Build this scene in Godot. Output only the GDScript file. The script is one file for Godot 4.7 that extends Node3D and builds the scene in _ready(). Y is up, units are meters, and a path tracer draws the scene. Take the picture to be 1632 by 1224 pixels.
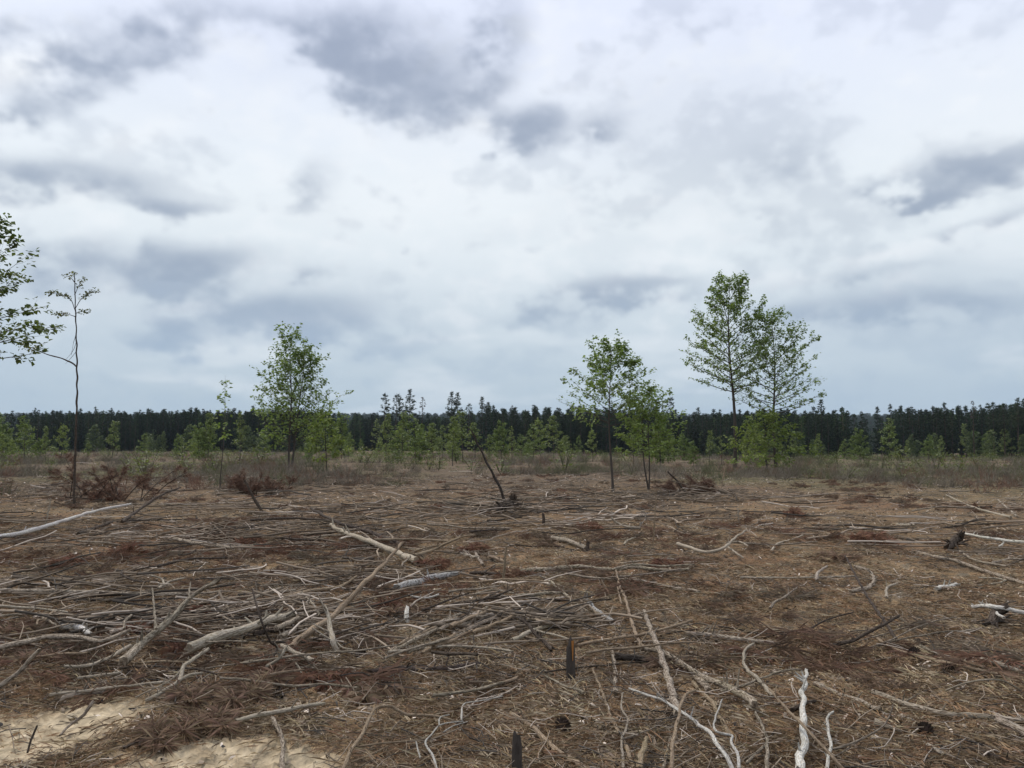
extends Node3D
# A cleared pine tract under a hazy overcast sky: slash in front, young hardwoods, pine woods behind.

const EYE := 1.65
var rng := RandomNumberGenerator.new()
var taken := {}
var bump_noise := FastNoiseLite.new()
var fine_noise := FastNoiseLite.new()
var patch_noise := FastNoiseLite.new()
var cloud_noise := FastNoiseLite.new()
var M := {}
var landmarks := []
var used_labels := {}

# ---------------------------------------------------------------- mesh collector
class Shape:
	var v := PackedVector3Array()
	var n := PackedVector3Array()
	var c := PackedColorArray()
	var uv := PackedVector2Array()
	var ix := PackedInt32Array()

	func vert(p: Vector3, nn: Vector3, col: Color, u := Vector2.ZERO) -> int:
		v.push_back(p); n.push_back(nn); c.push_back(col); uv.push_back(u)
		return v.size() - 1

	func tri(a: int, b: int, d: int) -> void:
		ix.push_back(a); ix.push_back(b); ix.push_back(d)

	# a flat triangle, normal from its clockwise winding
	func face(p: Vector3, q: Vector3, r: Vector3, col: Color) -> void:
		var nn := (r - p).cross(q - p).normalized()
		var a := vert(p, nn, col)
		vert(q, nn, col); vert(r, nn, col)
		tri(a, a + 1, a + 2)

	func leaf(p: Vector3, along: Vector3, side: Vector3, length: float, width: float, fold: float, col: Color) -> void:
		var up := side.cross(along)
		var mid := p + along * length * 0.45
		var l := mid + side * width * 0.5 + up * fold * width
		var r := mid - side * width * 0.5 + up * fold * width
		var t := p + along * length - up * length * 0.08
		face(p, l, t, col)
		face(p, t, r, col)

	func tube(pts: PackedVector3Array, radii: PackedFloat32Array, sides: int, col: Color, vscale := 2.0, rough := 0.0, caps := true, r: RandomNumberGenerator = null, mottled := 0.0) -> void:
		var count := pts.size()
		var t := (pts[1] - pts[0]).normalized()
		var u := t.cross(Vector3.UP if absf(t.y) < 0.9 else Vector3.RIGHT).normalized()
		var first := v.size()
		var run := 0.0
		for i in count:
			var t2 := t
			if i < count - 1 and i > 0:
				t2 = (pts[i + 1] - pts[i - 1]).normalized()
			elif i == count - 1:
				t2 = (pts[i] - pts[i - 1]).normalized()
			u = (u - t2 * u.dot(t2)).normalized()
			t = t2
			var w := t.cross(u)
			if i > 0:
				run += pts[i].distance_to(pts[i - 1])
			for j in sides + 1:
				var a := TAU * (j % sides) / sides
				var dir := u * cos(a) + w * sin(a)
				var rad := radii[i]
				var cc := col
				if r != null:
					rad *= 1.0 + rough * sin(a * 2.0 + i * 0.7 + radii[0] * 900.0) + rough * 0.8 * sin(a * 3.0 - i * 1.3)
					if mottled > 0.0:
						var k := 1.0 + mottled * sin(i * 0.61 + a + radii[0] * 700.0) * sin(i * 0.23 + 2.0 * a)
						cc = Color(col.r * k, col.g * k, col.b * k)
				var jag := Vector3.ZERO
				if r != null and caps and (i == 0 or i >= count - 2):
					jag = t * radii[0] * (0.9 * sin(j % sides * 2.3 + radii[0] * 3000.0) + 0.5 * sin(j % sides * 4.1 + radii[0] * 900.0)) * 0.7
				vert(pts[i] + dir * rad + jag, dir, cc, Vector2(float(j) / sides, run * vscale))
		for i in count - 1:
			for j in sides:
				var a := first + i * (sides + 1) + j
				var b := a + 1
				var d := a + sides + 1
				tri(a, d + 1, b); tri(a, d, d + 1)
		if caps:
			for e in 2:
				var ring := first if e == 0 else first + (count - 1) * (sides + 1)
				var away := (pts[0] - pts[1]).normalized() if e == 0 else (pts[count - 1] - pts[count - 2]).normalized()
				var centre := pts[0] if e == 0 else pts[count - 1]
				var rad := radii[0] if e == 0 else radii[count - 1]
				var cap_col := Color(minf(col.r * 1.5, 0.95), minf(col.g * 1.4, 0.9), minf(col.b * 1.25, 0.85))
				var m := vert(centre + away * rad * 0.35, away, cap_col, Vector2(0.5, 0.1))
				var rim := v.size()
				for j in sides + 1:
					vert(v[ring + j], away, cap_col, Vector2(float(j) / sides, 0.0))
				for j in sides:
					if e == 0:
						tri(m, rim + j, rim + j + 1)
					else:
						tri(m, rim + j + 1, rim + j)

	func done() -> ArrayMesh:
		var a := []
		a.resize(Mesh.ARRAY_MAX)
		a[Mesh.ARRAY_VERTEX] = v; a[Mesh.ARRAY_NORMAL] = n; a[Mesh.ARRAY_COLOR] = c; a[Mesh.ARRAY_TEX_UV] = uv; a[Mesh.ARRAY_INDEX] = ix
		var m := ArrayMesh.new()
		m.add_surface_from_arrays(Mesh.PRIMITIVE_TRIANGLES, a)
		return m

# ---------------------------------------------------------------- naming
func numbered(called: String) -> String:
	var k: int = taken.get(called, 0)
	taken[called] = k + 1
	return called if k == 0 else "%s_%03d" % [called, k]

func tag(o: Node, label: String, category: String, group := "", kind := "") -> void:
	if label: o.set_meta("label", label)
	if category: o.set_meta("category", category)
	if group: o.set_meta("group", group)
	if kind: o.set_meta("kind", kind)

func part(called: String, mesh: Mesh, mat: Material, parent: Node) -> MeshInstance3D:
	var o := MeshInstance3D.new()
	o.name = called
	o.mesh = mesh
	o.material_override = mat
	parent.add_child(o, true)
	return o

func thing(called: String, where: Vector3, label: String, category: String, group := "") -> Node3D:
	var o := Node3D.new()
	o.name = numbered(called)
	o.position = where
	add_child(o)
	tag(o, label, category, group)
	return o

func single(called: String, mesh: Mesh, mat: Material, where: Vector3, label: String, category: String, group := "") -> MeshInstance3D:
	var o := MeshInstance3D.new()
	o.name = numbered(called)
	o.mesh = mesh
	o.material_override = mat
	o.position = where
	add_child(o)
	tag(o, label, category, group)
	return o

func scatter(called: String, mesh: Mesh, mat: Material, places: Array, tints: PackedColorArray, label: String, category: String) -> void:
	var mm := MultiMesh.new()
	mm.transform_format = MultiMesh.TRANSFORM_3D
	mm.use_colors = true
	mm.mesh = mesh
	mm.instance_count = places.size()
	for i in places.size():
		mm.set_instance_transform(i, places[i])
		mm.set_instance_color(i, tints[i])
	var o := MultiMeshInstance3D.new()
	o.name = numbered(called)
	o.multimesh = mm
	o.material_override = mat
	add_child(o)
	tag(o, label, category, "", "stuff")

# ---------------------------------------------------------------- the lie of the land
func sm(a: float, b: float, x: float) -> float:
	var t := clampf((x - a) / (b - a), 0.0, 1.0)
	return t * t * (3.0 - 2.0 * t)

func macro(x: float, z: float) -> float:
	var d := -z
	var fall := 1.9 + 1.5 * sm(0, 60, x) - 0.8 * sm(60, 120, x)
	return -fall * sm(25, 225, d) - 6.0 * sm(235, 450, d) + 34.0 * sm(550, 1300, d)

func ground(x: float, z: float) -> float:
	var k := bump_noise.get_noise_2d(x, z) * 0.085
	if z < -18.0:
		k += bump_noise.get_noise_2d(x * 0.17, z * 0.17) * 0.35 * sm(18, 60, -z)
	return macro(x, z) + k

func sand(x: float, z: float) -> float:
	var k := patch_noise.get_noise_2d(x * 2.2 + 40.0, z * 2.2) * 0.45 + patch_noise.get_noise_2d(x * 9.0, z * 9.0) * 0.30
	var a := Vector2((x + 1.50) / 0.72, (z + 4.28) / 0.46).length()
	var b := Vector2((x + 2.85) / 0.62, (z + 4.70) / 0.85).length()
	var e := Vector2((x + 0.30) / 0.13, (z + 4.22) / 0.10).length()
	return 1.0 - sm(0.70, 1.25, minf(minf(a, b), e) + k)

func soil(x: float, z: float) -> Color:
	var p := patch_noise.get_noise_2d(x * 0.5, z * 0.5)
	var q := patch_noise.get_noise_2d(x * 2.0 + 90.0, z * 2.0)
	var s := patch_noise.get_noise_2d(x * 0.12 - 50.0, z * 0.12)
	var w := fine_noise.get_noise_2d(x, z)
	var col := Color(0.290, 0.212, 0.134)
	col = col.lerp(Color(0.285, 0.192, 0.124), sm(0.0, 0.45, p + w * 0.25))
	col = col.lerp(Color(0.175, 0.134, 0.095), sm(0.05, 0.5, q - p * 0.3 + w * 0.3))
	col = col.lerp(Color(0.355, 0.285, 0.195), 0.7 * sm(0.15, 0.55, -q + w * 0.3))
	if z < -15.0:
		var far := sm(15, 38, -z)
		col = col.lerp(Color(0.185, 0.152, 0.118).lerp(Color(0.155, 0.160, 0.095), sm(0.0, 0.4, s)), far * 0.75)
	var k := sand(x, z)
	if k > 0.0:
		col = col.lerp(Color(0.54, 0.450, 0.315).lerp(Color(0.36, 0.285, 0.19), sm(-0.25, 0.45, w + q * 0.6)), k)
	return col

# one sheet of ground on a grid; where the next finer sheet lies it dips beneath it
func sheet(st: Shape, x0: float, x1: float, z0: float, z1: float, step: float, inner: Rect2, relief: float) -> void:
	var nx := int(round((x1 - x0) / step))
	var nz := int(round((z1 - z0) / step))
	var base := st.v.size()
	var w := nx + 1
	var hs := PackedFloat32Array()
	hs.resize(w * (nz + 1))
	for j in nz + 1:
		var z := z0 + step * j
		for i in w:
			var x := x0 + step * i
			var h := ground(x, z)
			if relief > 0.0:
				h += relief * (fine_noise.get_noise_2d(x * 1.0, z * 1.0) * 0.6 + fine_noise.get_noise_2d(x * 3.1, z * 3.1) * 0.45)
			if inner.has_point(Vector2(x, z)):
				var inset := minf(minf(x - inner.position.x, inner.end.x - x), minf(z - inner.position.y, inner.end.y - z))
				h -= 0.3 * clampf(inset / (step * 3.0), 0.0, 1.0)
			if i == 0 or j == 0 or i == nx or j == nz:
				h -= 0.04 * minf(step * 10.0, 3.0)
			hs[j * w + i] = h
	for j in nz + 1:
		var z := z0 + step * j
		for i in w:
			var x := x0 + step * i
			var a := hs[j * w + maxi(i - 1, 0)]
			var b := hs[j * w + mini(i + 1, nx)]
			var c := hs[maxi(j - 1, 0) * w + i]
			var d := hs[mini(j + 1, nz) * w + i]
			st.v.push_back(Vector3(x, hs[j * w + i], z))
			st.n.push_back(Vector3(a - b, 2.0 * step, c - d).normalized())
			st.c.push_back(soil(x, z))
			st.uv.push_back(Vector2(x, z))
	for j in nz:
		for i in nx:
			var a := base + j * w + i
			st.tri(a, a + 1, a + w + 1)
			st.tri(a, a + w + 1, a + w)

# ---------------------------------------------------------------- materials
func noise_image(seed_: int, freq: float, size: Vector2i, octaves := 4, kind := FastNoiseLite.TYPE_SIMPLEX_SMOOTH) -> Image:
	var f := FastNoiseLite.new()
	f.seed = seed_
	f.noise_type = kind
	f.frequency = freq
	f.fractal_octaves = octaves
	return f.get_seamless_image(size.x, size.y)

func wood_texture(seed_: int, crack: float, flakes: float, light: Color, dark: Color) -> Array:
	var size := Vector2i(128, 256)
	var a := noise_image(seed_, 0.05, size, 4)
	var b := noise_image(seed_ + 1, 0.018, size, 3)
	var c := noise_image(seed_ + 2, 0.12, Vector2i(128, 64), 2)
	c.resize(128, 256, Image.INTERPOLATE_CUBIC)
	var col := Image.create(128, 256, false, Image.FORMAT_RGB8)
	var h := Image.create(128, 256, false, Image.FORMAT_RGB8)
	for y in 256:
		for x in 128:
			var f := c.get_pixel(x, y).r
			var g := a.get_pixel(x, y).r
			var p := b.get_pixel(x, y).r
			var k := clampf(0.5 + (f - 0.5) * crack * 1.6 + (g - 0.5) * 0.9, 0.0, 1.0)
			var s := sm(0.52, 0.62, p + (g - 0.5) * 0.35) * flakes
			var t := clampf(k * (1.0 - s) + s * (0.75 + 0.5 * (g - 0.5)), 0.0, 1.0)
			col.set_pixel(x, y, dark.lerp(light, t))
			h.set_pixel(x, y, Color(t, t, t))
	return [ImageTexture.create_from_image(col), ImageTexture.create_from_image(h)]

func make_materials() -> void:
	var bark := wood_texture(11, 0.9, 0.6, Color(1, 1, 1), Color(0.58, 0.55, 0.52))
	var bare := wood_texture(31, 0.7, 0.15, Color(1, 1, 1), Color(0.80, 0.77, 0.73))
	var tones := {
		"grey": [bark, Color(0.43, 0.365, 0.285)], "tan": [bare, Color(0.370, 0.290, 0.205)], "pale": [bare, Color(0.46, 0.405, 0.325)],
		"white": [bare, Color(0.70, 0.68, 0.62)], "dark": [bark, Color(0.125, 0.100, 0.080)], "char": [bark, Color(0.085, 0.072, 0.062)], "lichen": [bark, Color(0.46, 0.45, 0.42)],
	}
	for t in tones:
		var m := StandardMaterial3D.new()
		m.albedo_texture = tones[t][0][0]
		m.albedo_color = (tones[t][1] as Color).linear_to_srgb()
		m.vertex_color_use_as_albedo = true
		m.roughness = 0.95
		m.metallic_specular = 0.25
		m.heightmap_enabled = true
		m.heightmap_texture = tones[t][0][1]
		m.heightmap_scale = 0.6
		M[t] = m
	# soil: crumbs, fibres and dust, multiplied onto the painted patches
	var big := noise_image(51, 0.012, Vector2i(512, 512), 5)
	var crumbs := noise_image(52, 0.06, Vector2i(512, 512), 3, FastNoiseLite.TYPE_CELLULAR)
	var grit := noise_image(53, 0.16, Vector2i(512, 512), 2)
	var col := Image.create(512, 512, false, Image.FORMAT_RGB8)
	var hgt := Image.create(512, 512, false, Image.FORMAT_RGB8)
	for y in 512:
		for x in 512:
			var k := big.get_pixel(x, y).r
			var c := crumbs.get_pixel(x, y).r
			var g := grit.get_pixel(x, y).r
			var t := clampf(0.10 + 0.50 * k + 0.30 * c + 0.85 * (g - 0.35), 0.0, 1.0)
			var warm := clampf((k - 0.4) * 0.6, -0.12, 0.12)
			col.set_pixel(x, y, Color(clampf(0.60 + 0.48 * t + warm * 0.3, 0, 1), minf(0.60 + 0.46 * t, 1), clampf(0.60 + 0.44 * t - warm * 0.3, 0, 1)))
			hgt.set_pixel(x, y, Color(t, t, t))
	var s := StandardMaterial3D.new()
	s.albedo_texture = ImageTexture.create_from_image(col)
	s.vertex_color_use_as_albedo = true
	s.uv1_scale = Vector3(0.9, 0.9, 0.9)
	s.roughness = 1.0
	s.metallic_specular = 0.15
	s.heightmap_enabled = true
	s.heightmap_texture = ImageTexture.create_from_image(hgt)
	s.heightmap_scale = 2.4
	M.soil = s
	var sm_col := Image.create(256, 256, false, Image.FORMAT_RGB8)
	var soft := noise_image(61, 0.02, Vector2i(256, 256), 5)
	for y in 256:
		for x in 256:
			var k := 0.80 + 0.36 * (soft.get_pixel(x, y).r - 0.25)
			sm_col.set_pixel(x, y, Color(minf(k, 1.0), minf(k * 0.99, 1.0), minf(k * 0.97, 1.0)))
	var sd := StandardMaterial3D.new()
	sd.albedo_texture = ImageTexture.create_from_image(sm_col)
	sd.vertex_color_use_as_albedo = true
	sd.uv1_scale = Vector3(1.3, 1.3, 1.3)
	sd.roughness = 1.0
	sd.metallic_specular = 0.15
	sd.heightmap_enabled = true
	sd.heightmap_texture = ImageTexture.create_from_image(soft)
	sd.heightmap_scale = 4.0
	M.sand = sd
	for row in [["litter", 1.0, 0.15, Color(0, 0, 0)], ["needle", 0.8, 0.3, Color(0.12, 0.12, 0.12)], ["leaf", 0.55, 0.4, Color(0.75, 0.85, 0.35)], ["pine", 0.8, 0.3, Color(0.15, 0.2, 0.1)]]:
		var m := StandardMaterial3D.new()
		m.vertex_color_use_as_albedo = true
		m.roughness = row[1]
		m.metallic_specular = row[2]
		m.cull_mode = BaseMaterial3D.CULL_DISABLED
		if (row[3] as Color).r > 0.0:
			m.backlight_enabled = true
			m.backlight = (row[3] as Color).linear_to_srgb()
		M[row[0]] = m

# ---------------------------------------------------------------- sky
func gauss(az: float, el: float, b: Array) -> float:
	var dx: float = az - b[0]
	var dy: float = el - b[1]
	dy += dx * b[5]
	var q: float = (dx / b[2]) ** 2 + (dy / b[3]) ** 2
	return 0.0 if q > 9.0 else b[4] * exp(-q)

var clouds := [
	[-7.7, 23.8, 3.84, 2.74, 0.85, -0.35],
	[-0.7, 26.3, 2.01, 2.92, 0.65, 0.00],
	[1.1, 20.8, 3.11, 1.17, 0.80, -0.10],
	[-5.1, 22.2, 4.02, 2.01, 0.55, -0.30],
	[-11.2, 26.2, 3.65, 1.64, 0.55, -0.30],
	[2.8, 21.7, 1.83, 0.91, 0.40, 0.00],
	[-20.6, 25.7, 6.94, 1.64, 0.62, -0.12],
	[-30.3, 23.1, 5.11, 1.28, 0.50, 0.00],
	[-27.8, 20.5, 2.92, 1.02, 0.45, -0.35],
	[-24.7, 22.9, 3.29, 0.91, 0.40, -0.30],
	[-29.2, 15.4, 6.21, 1.39, 0.80, -0.12],
	[-21.9, 14.9, 3.65, 0.66, 0.45, -0.05],
	[-14.0, 16.9, 2.19, 1.64, 0.45, -0.10],
	[7.4, 21.1, 1.46, 1.02, 0.50, 0.00],
	[30.5, 15.8, 4.20, 1.53, 0.95, 0.12],
	[27.2, 15.2, 2.19, 0.73, 0.55, 0.35],
	[31.6, 12.6, 2.92, 0.91, 0.65, -0.20],
	[28.2, 12.3, 2.19, 0.51, 0.35, 0.00],
	[-21.0, 11.2, 4.02, 1.17, 0.85, -0.12],
	[-25.7, 9.7, 8.04, 1.46, 0.50, -0.05],
	[-15.9, 8.1, 6.58, 1.46, 1.00, -0.12],
	[-27.7, 11.4, 2.19, 0.95, 0.50, -0.10],
	[-12.6, 7.5, 3.29, 0.91, 0.40, 0.00],
	[-23.3, 12.4, 1.46, 0.73, 0.30, 0.00],
	[7.5, 10.1, 5.48, 1.02, 0.90, 0.00],
	[2.3, 8.6, 2.56, 0.73, 0.40, -0.10],
	[19.7, 8.3, 5.85, 0.88, 0.50, 0.00],
	[27.7, 8.6, 5.48, 0.95, 0.60, 0.05],
	[24.6, 10.5, 4.02, 0.66, 0.35, 0.00],
	[-13.3, 11.2, 1.53, 0.47, 0.40, 0.00],
	[-7.6, 12.6, 0.66, 0.26, 0.35, 0.00],
	[-7.6, 6.2, 3.29, 0.80, 0.35, 0.00],
	[17.3, 14.8, 1.75, 0.66, 0.40, 0.00],
	[12.8, 15.5, 0.91, 0.51, 0.30, 0.00],
	[1.9, 13.0, 1.10, 0.58, 0.30, 0.00],
	[-23.5, 6.3, 5.11, 0.51, 0.35, 0.00],
	[-16.6, 5.6, 5.48, 0.44, 0.30, 0.00],
	[-2.4, 7.7, 5.85, 0.73, 0.30, 0.00],
	[19.6, 18.5, 4.75, 2.19, 0.28, 0.00],
	[14.5, 27.0, 3.29, 1.83, 0.20, 0.00],
	[-30.1, 19.0, 2.92, 0.73, 0.30, 0.00],
	[-17.5, 21.4, 1.83, 0.88, -0.75, -0.40],
	[-31.2, 21.4, 2.01, 0.88, -0.80, -0.20],
	[-23.5, 19.2, 2.19, 0.80, -0.50, -0.40],
	[25.0, 11.6, 2.92, 0.51, -0.60, 0.00],
	[-5.1, 15.7, 11.69, 2.56, -0.35, 0.00],
	[11.3, 11.7, 4.38, 0.51, -0.50, 0.10],
	[18.2, 10.6, 2.92, 0.44, -0.50, 0.00],
	[11.0, 16.3, 2.19, 0.44, -0.40, 0.00],
	[1.9, 25.9, 1.46, 2.19, -0.55, 0.00],
	[-2.5, 20.9, 1.10, 0.73, -0.50, 0.00],
	[-21.3, 8.4, 2.19, 0.51, -0.40, -0.20],
	[8.1, 23.8, 7.31, 3.29, -0.30, 0.00],
]

func sky_colour(az: float, el: float) -> Color:
	var e := deg_to_rad(el)
	var a := deg_to_rad(az)
	var dir := Vector3(sin(a) * cos(e), sin(e), -cos(a) * cos(e))
	var flat := dir / (dir.y + 0.16)
	var n1 := cloud_noise.get_noise_3d(flat.x * 34.0, flat.z * 34.0, 7.0)
	var n2 := cloud_noise.get_noise_3d(flat.x * 95.0 + 300.0, flat.z * 120.0, 3.0)
	var n3 := cloud_noise.get_noise_3d(flat.x * 12.0 - 200.0, flat.z * 12.0, 11.0)
	var n4 := cloud_noise.get_noise_3d(dir.x * 330.0, dir.y * 520.0 + 90.0, dir.z * 330.0)
	var n5 := cloud_noise.get_noise_3d(dir.x * 1100.0 + 50.0, dir.y * 1700.0, dir.z * 1100.0)
	var lift := sm(0.0, 17.0, el)
	var col := Color(0.365, 0.448, 0.522).lerp(Color(0.640, 0.690, 0.730), lift).lerp(Color(0.615, 0.660, 0.785), sm(14, 30, el))
	# thin bright veil and soft grey sheets everywhere
	var dark := 0.42 * sm(0.02, 0.5, n3 + n1 * 0.45) + 0.22 * sm(0.0, 0.55, n1 + 0.3 * n2)
	var light := 0.5 * sm(0.02, 0.5, -n1 - n3 * 0.3 + 0.35 * n2)
	if absf(az) < 50.0 and el < 48.0:
		var waz := az + n4 * 2.4 + n5 * 1.1 + n1 * 1.0
		var wel := el + n4 * 1.3 + n5 * 0.6 + n1 * 0.6
		dark *= 0.38
		light *= 0.75
		var mass := 0.0
		for b in clouds:
			var g := gauss(waz, wel, b)
			if g > 0.0: mass += g
			else: light -= g * (1.0 + 1.3 * n4)
		dark += 1.5 * sm(0.08, 1.2, mass * 1.1 + (n4 * 0.42 + n5 * 0.24) * minf(1.0, mass * 2.0)) * clampf(0.95 + 0.45 * n4 + 0.40 * n5, 0.2, 1.5)
		dark += 0.22 * sm(0.0, 0.6, n4 + 0.6 * n5 + 0.5 * n1)
		light = light * 0.7 + 0.34 * sm(0.05, 0.7, -n4 + 0.6 * n5) * sm(3, 9, el)
	dark = 0.86 * (1.0 - exp(-1.25 * maxf(dark, 0.0)))
	var shade := Color(0.195, 0.250, 0.345).lerp(Color(0.195, 0.240, 0.335), sm(10, 30, el)).lerp(Color(0.285, 0.375, 0.490), 1.0 - sm(2, 13, el))
	col = col.lerp(Color(0.72, 0.745, 0.775), clampf(light, 0.0, 0.85))
	col = col.lerp(shade, dark)
	# an overcast sky grows brighter overhead, most of all round the veiled sun
	var off := rad_to_deg(dir.angle_to(Vector3(-0.5, 1.0, -0.45).normalized()))
	return col * (1.0 + 0.45 * sm(32, 80, el) + 0.7 * exp(-pow(off / 20.0, 2.0)))

func make_sky() -> Texture2D:
	cloud_noise.seed = 5
	cloud_noise.frequency = 0.02
	cloud_noise.fractal_octaves = 5
	cloud_noise.fractal_gain = 0.52
	var W := 3072
	var H := 1536
	var im := Image.create(512, 256, false, Image.FORMAT_RGBF)
	im.fill(Color(0.16, 0.15, 0.13))
	for y in 130:
		for x in 512:
			im.set_pixel(x, y, sky_colour(fposmod((x + 0.5) / 512.0 * 360.0 + 180.0, 360.0) - 180.0, maxf(90.0 - (y + 0.5) / 256.0 * 180.0, 0.0)))
	im.resize(W, H, Image.INTERPOLATE_CUBIC)
	var per := 360.0 / W
	for y in range(int(H * 0.5 - 38.0 / per), H / 2 + 2):
		for k in range(int(-42.0 / per), int(42.0 / per)):
			im.set_pixel(posmod(k, W), y, sky_colour((k + 0.5) * per, maxf(90.0 - (y + 0.5) * per, 0.0)))
	return ImageTexture.create_from_image(im)

# ---------------------------------------------------------------- wood on the ground
func spline(pts: Array, step: float) -> PackedVector3Array:
	var out := PackedVector3Array()
	for i in pts.size() - 1:
		var p0: Vector3 = pts[maxi(i - 1, 0)]
		var p1: Vector3 = pts[i]
		var p2: Vector3 = pts[i + 1]
		var p3: Vector3 = pts[mini(i + 2, pts.size() - 1)]
		var k := clampi(int(p1.distance_to(p2) / step), 2, 24)
		for j in k:
			out.push_back(p1.cubic_interpolate(p2, p0, p3, float(j) / k))
	out.push_back(pts[pts.size() - 1])
	return out

func limb(st: Shape, pts: Array, r0: float, r1: float, tint: Color, sides := 9) -> PackedVector3Array:
	var p := spline(pts, clampf(minf(r0, 0.05) * 1.6, 0.03, 0.12))
	var radii := PackedFloat32Array()
	var wig := r0 * 0.22
	for i in p.size():
		var t := float(i) / (p.size() - 1)
		radii.push_back(lerpf(r0, r1, t) * (1.0 + rng.randf_range(-0.025, 0.025) + 0.05 * sin(i * 0.5 + r0 * 800.0)))
		if i > 0 and i < p.size() - 1:
			p[i] += Vector3(sin(i * 0.9 + r0 * 500.0), sin(i * 0.63) * 0.5, cos(i * 0.8)) * wig
	# ends are broken unevenly: a narrow splinter ring outside the last full one
	var e := p.size() - 1
	var last := (p[e] - p[e - 1]).normalized()
	p.push_back(p[e] + last * r1 * rng.randf_range(0.5, 1.4))
	radii.push_back(r1 * rng.randf_range(0.35, 0.8))
	st.tube(p, radii, sides, tint, 2.0, 0.09, true, rng, 0.30)
	return p

# points are (x, height over the soil, z)
func lay(pts: Array, base: Vector3) -> Array:
	var out := []
	for q in pts:
		out.append(Vector3(q.x, ground(q.x, q.z) + q.y, q.z) - base)
	return out

func wood(called: String, label: String, category: String, tone: String, r0: float, r1: float, pts: Array, landmark := "", forks := [], group := "") -> void:
	var mid: Vector3 = pts[pts.size() / 2]
	var base := Vector3(mid.x, ground(mid.x, mid.z), mid.z)
	var v := rng.randf_range(0.85, 1.15)
	var tint := Color(v, v * rng.randf_range(0.97, 1.03), v * rng.randf_range(0.94, 1.04))
	var st := Shape.new()
	var line := limb(st, lay(pts, base), r0, r1, tint)
	# knots: short snapped stubs along the shaft
	var stubs := []
	var long := line.size()
	var any := false
	if r0 > 0.007 and long > 8:
		for k in rng.randi_range(2, 7):
			var at := rng.randi_range(2, long - 4)
			var along := (line[at + 1] - line[at]).normalized()
			var out := (along.cross(Vector3(rng.randf_range(-1, 1), rng.randf_range(-1, 0.4), rng.randf_range(-1, 1)))).normalized()
			if out.y < -0.2: out.y = -out.y
			out = (out + along * rng.randf_range(0.2, 0.8)).normalized()
			var reach := r0 * rng.randf_range(1.6, 4.0) * (1.0 if rng.randf() < 0.7 or r0 > 0.025 else 2.2)
			var sk := Shape.new()
			sk.tube(PackedVector3Array([line[at], line[at] + out * reach * 0.6, line[at] + out * reach]), PackedFloat32Array([r0 * 0.36, r0 * 0.28, r0 * 0.16]), 5, tint, 2.0)
			stubs.append(sk)
			any = true
	var o := single(called, st.done(), M[tone], base, label, category, group)
	used_labels[label] = true
	for f in forks:
		var fs := Shape.new()
		limb(fs, lay(f[2], base), f[0], f[1], tint, 7)
		part("side_branch", fs.done(), M[tone], o)
	if any:
		for sk in stubs:
			part("knot", sk.done(), M[tone], o)
	if landmark:
		landmarks.append([landmark, Vector2(mid.x, mid.z)])

# ---------------------------------------------------------------- dead needles
func spray_mesh(size: float, count: int, droop: float, tint: Color) -> Array:
	var tw := Shape.new()
	var st := Shape.new()
	var arms := rng.randi_range(4, 7)
	for k in arms:
		var az := rng.randf() * TAU
		var dir := Vector3(cos(az), rng.randf_range(0.25, 0.9), sin(az)).normalized()
		var p := PackedVector3Array()
		var rad := PackedFloat32Array()
		for i in 6:
			var t := i / 5.0
			p.push_back(dir * size * 0.6 * t + Vector3(0, -droop * size * 0.3 * t * t, 0) + Vector3(sin(i * 1.7 + az), 0, cos(i + az)) * 0.01)
			rad.push_back(lerpf(0.008, 0.004, t))
		tw.tube(p, rad, 5, Color(0.12, 0.09, 0.07))
		for i in count / arms:
			var t := rng.randf_range(0.3, 1.0)
			var f := t * 5.0
			var at: Vector3 = p[int(f)].lerp(p[mini(int(f) + 1, 5)], f - int(f))
			var d := (dir * 0.5 + Vector3(rng.randf_range(-1, 1), rng.randf_range(-0.6, 0.6) - droop * 0.7, rng.randf_range(-1, 1))).normalized()
			var side := d.cross(Vector3(rng.randf_range(-1, 1), rng.randf_range(-1, 1), rng.randf_range(-1, 1))).normalized() * 0.0019
			var ln := rng.randf_range(0.10, 0.19) * (0.62 + size * 0.6)
			var mid := at + d * ln * 0.5
			var tip := at + d * ln + Vector3(0, -droop * ln * 0.35, 0)
			var v := rng.randf_range(0.4, 1.6)
			var c := Color(tint.r * v, tint.g * v * rng.randf_range(0.9, 1.1), tint.b * v)
			st.face(at - side, mid + side, tip, c)
			st.face(at + side, mid + side * 0.9, tip, c)
	return [tw.done(), st.done()]

func needles(label: String, x: float, z: float, size: float, count: int, droop: float, tint: Color) -> void:
	var o := thing("dead_pine_spray", Vector3(x, ground(x, z) + 0.02, z), label, "pine needles", "dead pine sprays in the slash")
	var m := spray_mesh(size, count, droop, tint)
	part("twig", m[0], M.litter, o)
	part("needles", m[1], M.needle, o).set_meta("kind", "stuff")

func cone(label: String, x: float, z: float, size: float) -> void:
	var st := Shape.new()
	for i in 70:
		var t := i / 69.0
		var a := i * 2.4
		var r := size * 0.42 * sin(PI * (0.12 + 0.8 * t))
		var out := Vector3(cos(a), 0.35, sin(a)).normalized()
		var at := Vector3(cos(a) * r * 0.45, t * size, sin(a) * r * 0.45)
		var side := Vector3(-sin(a), 0, cos(a))
		var g := rng.randf_range(0.7, 1.2)
		st.leaf(at, out, side, r * 0.9 + 0.008, 0.02, 0.2, Color(0.06 * g, 0.045 * g, 0.036 * g))
	var o := single("pine_cone", st.done(), M.litter, Vector3(x, ground(x, z) + size * 0.3, z), label, "pine cone", "pine cones on the ground")
	o.rotation = Vector3(1.2, rng.randf() * TAU, 0.3)

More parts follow.
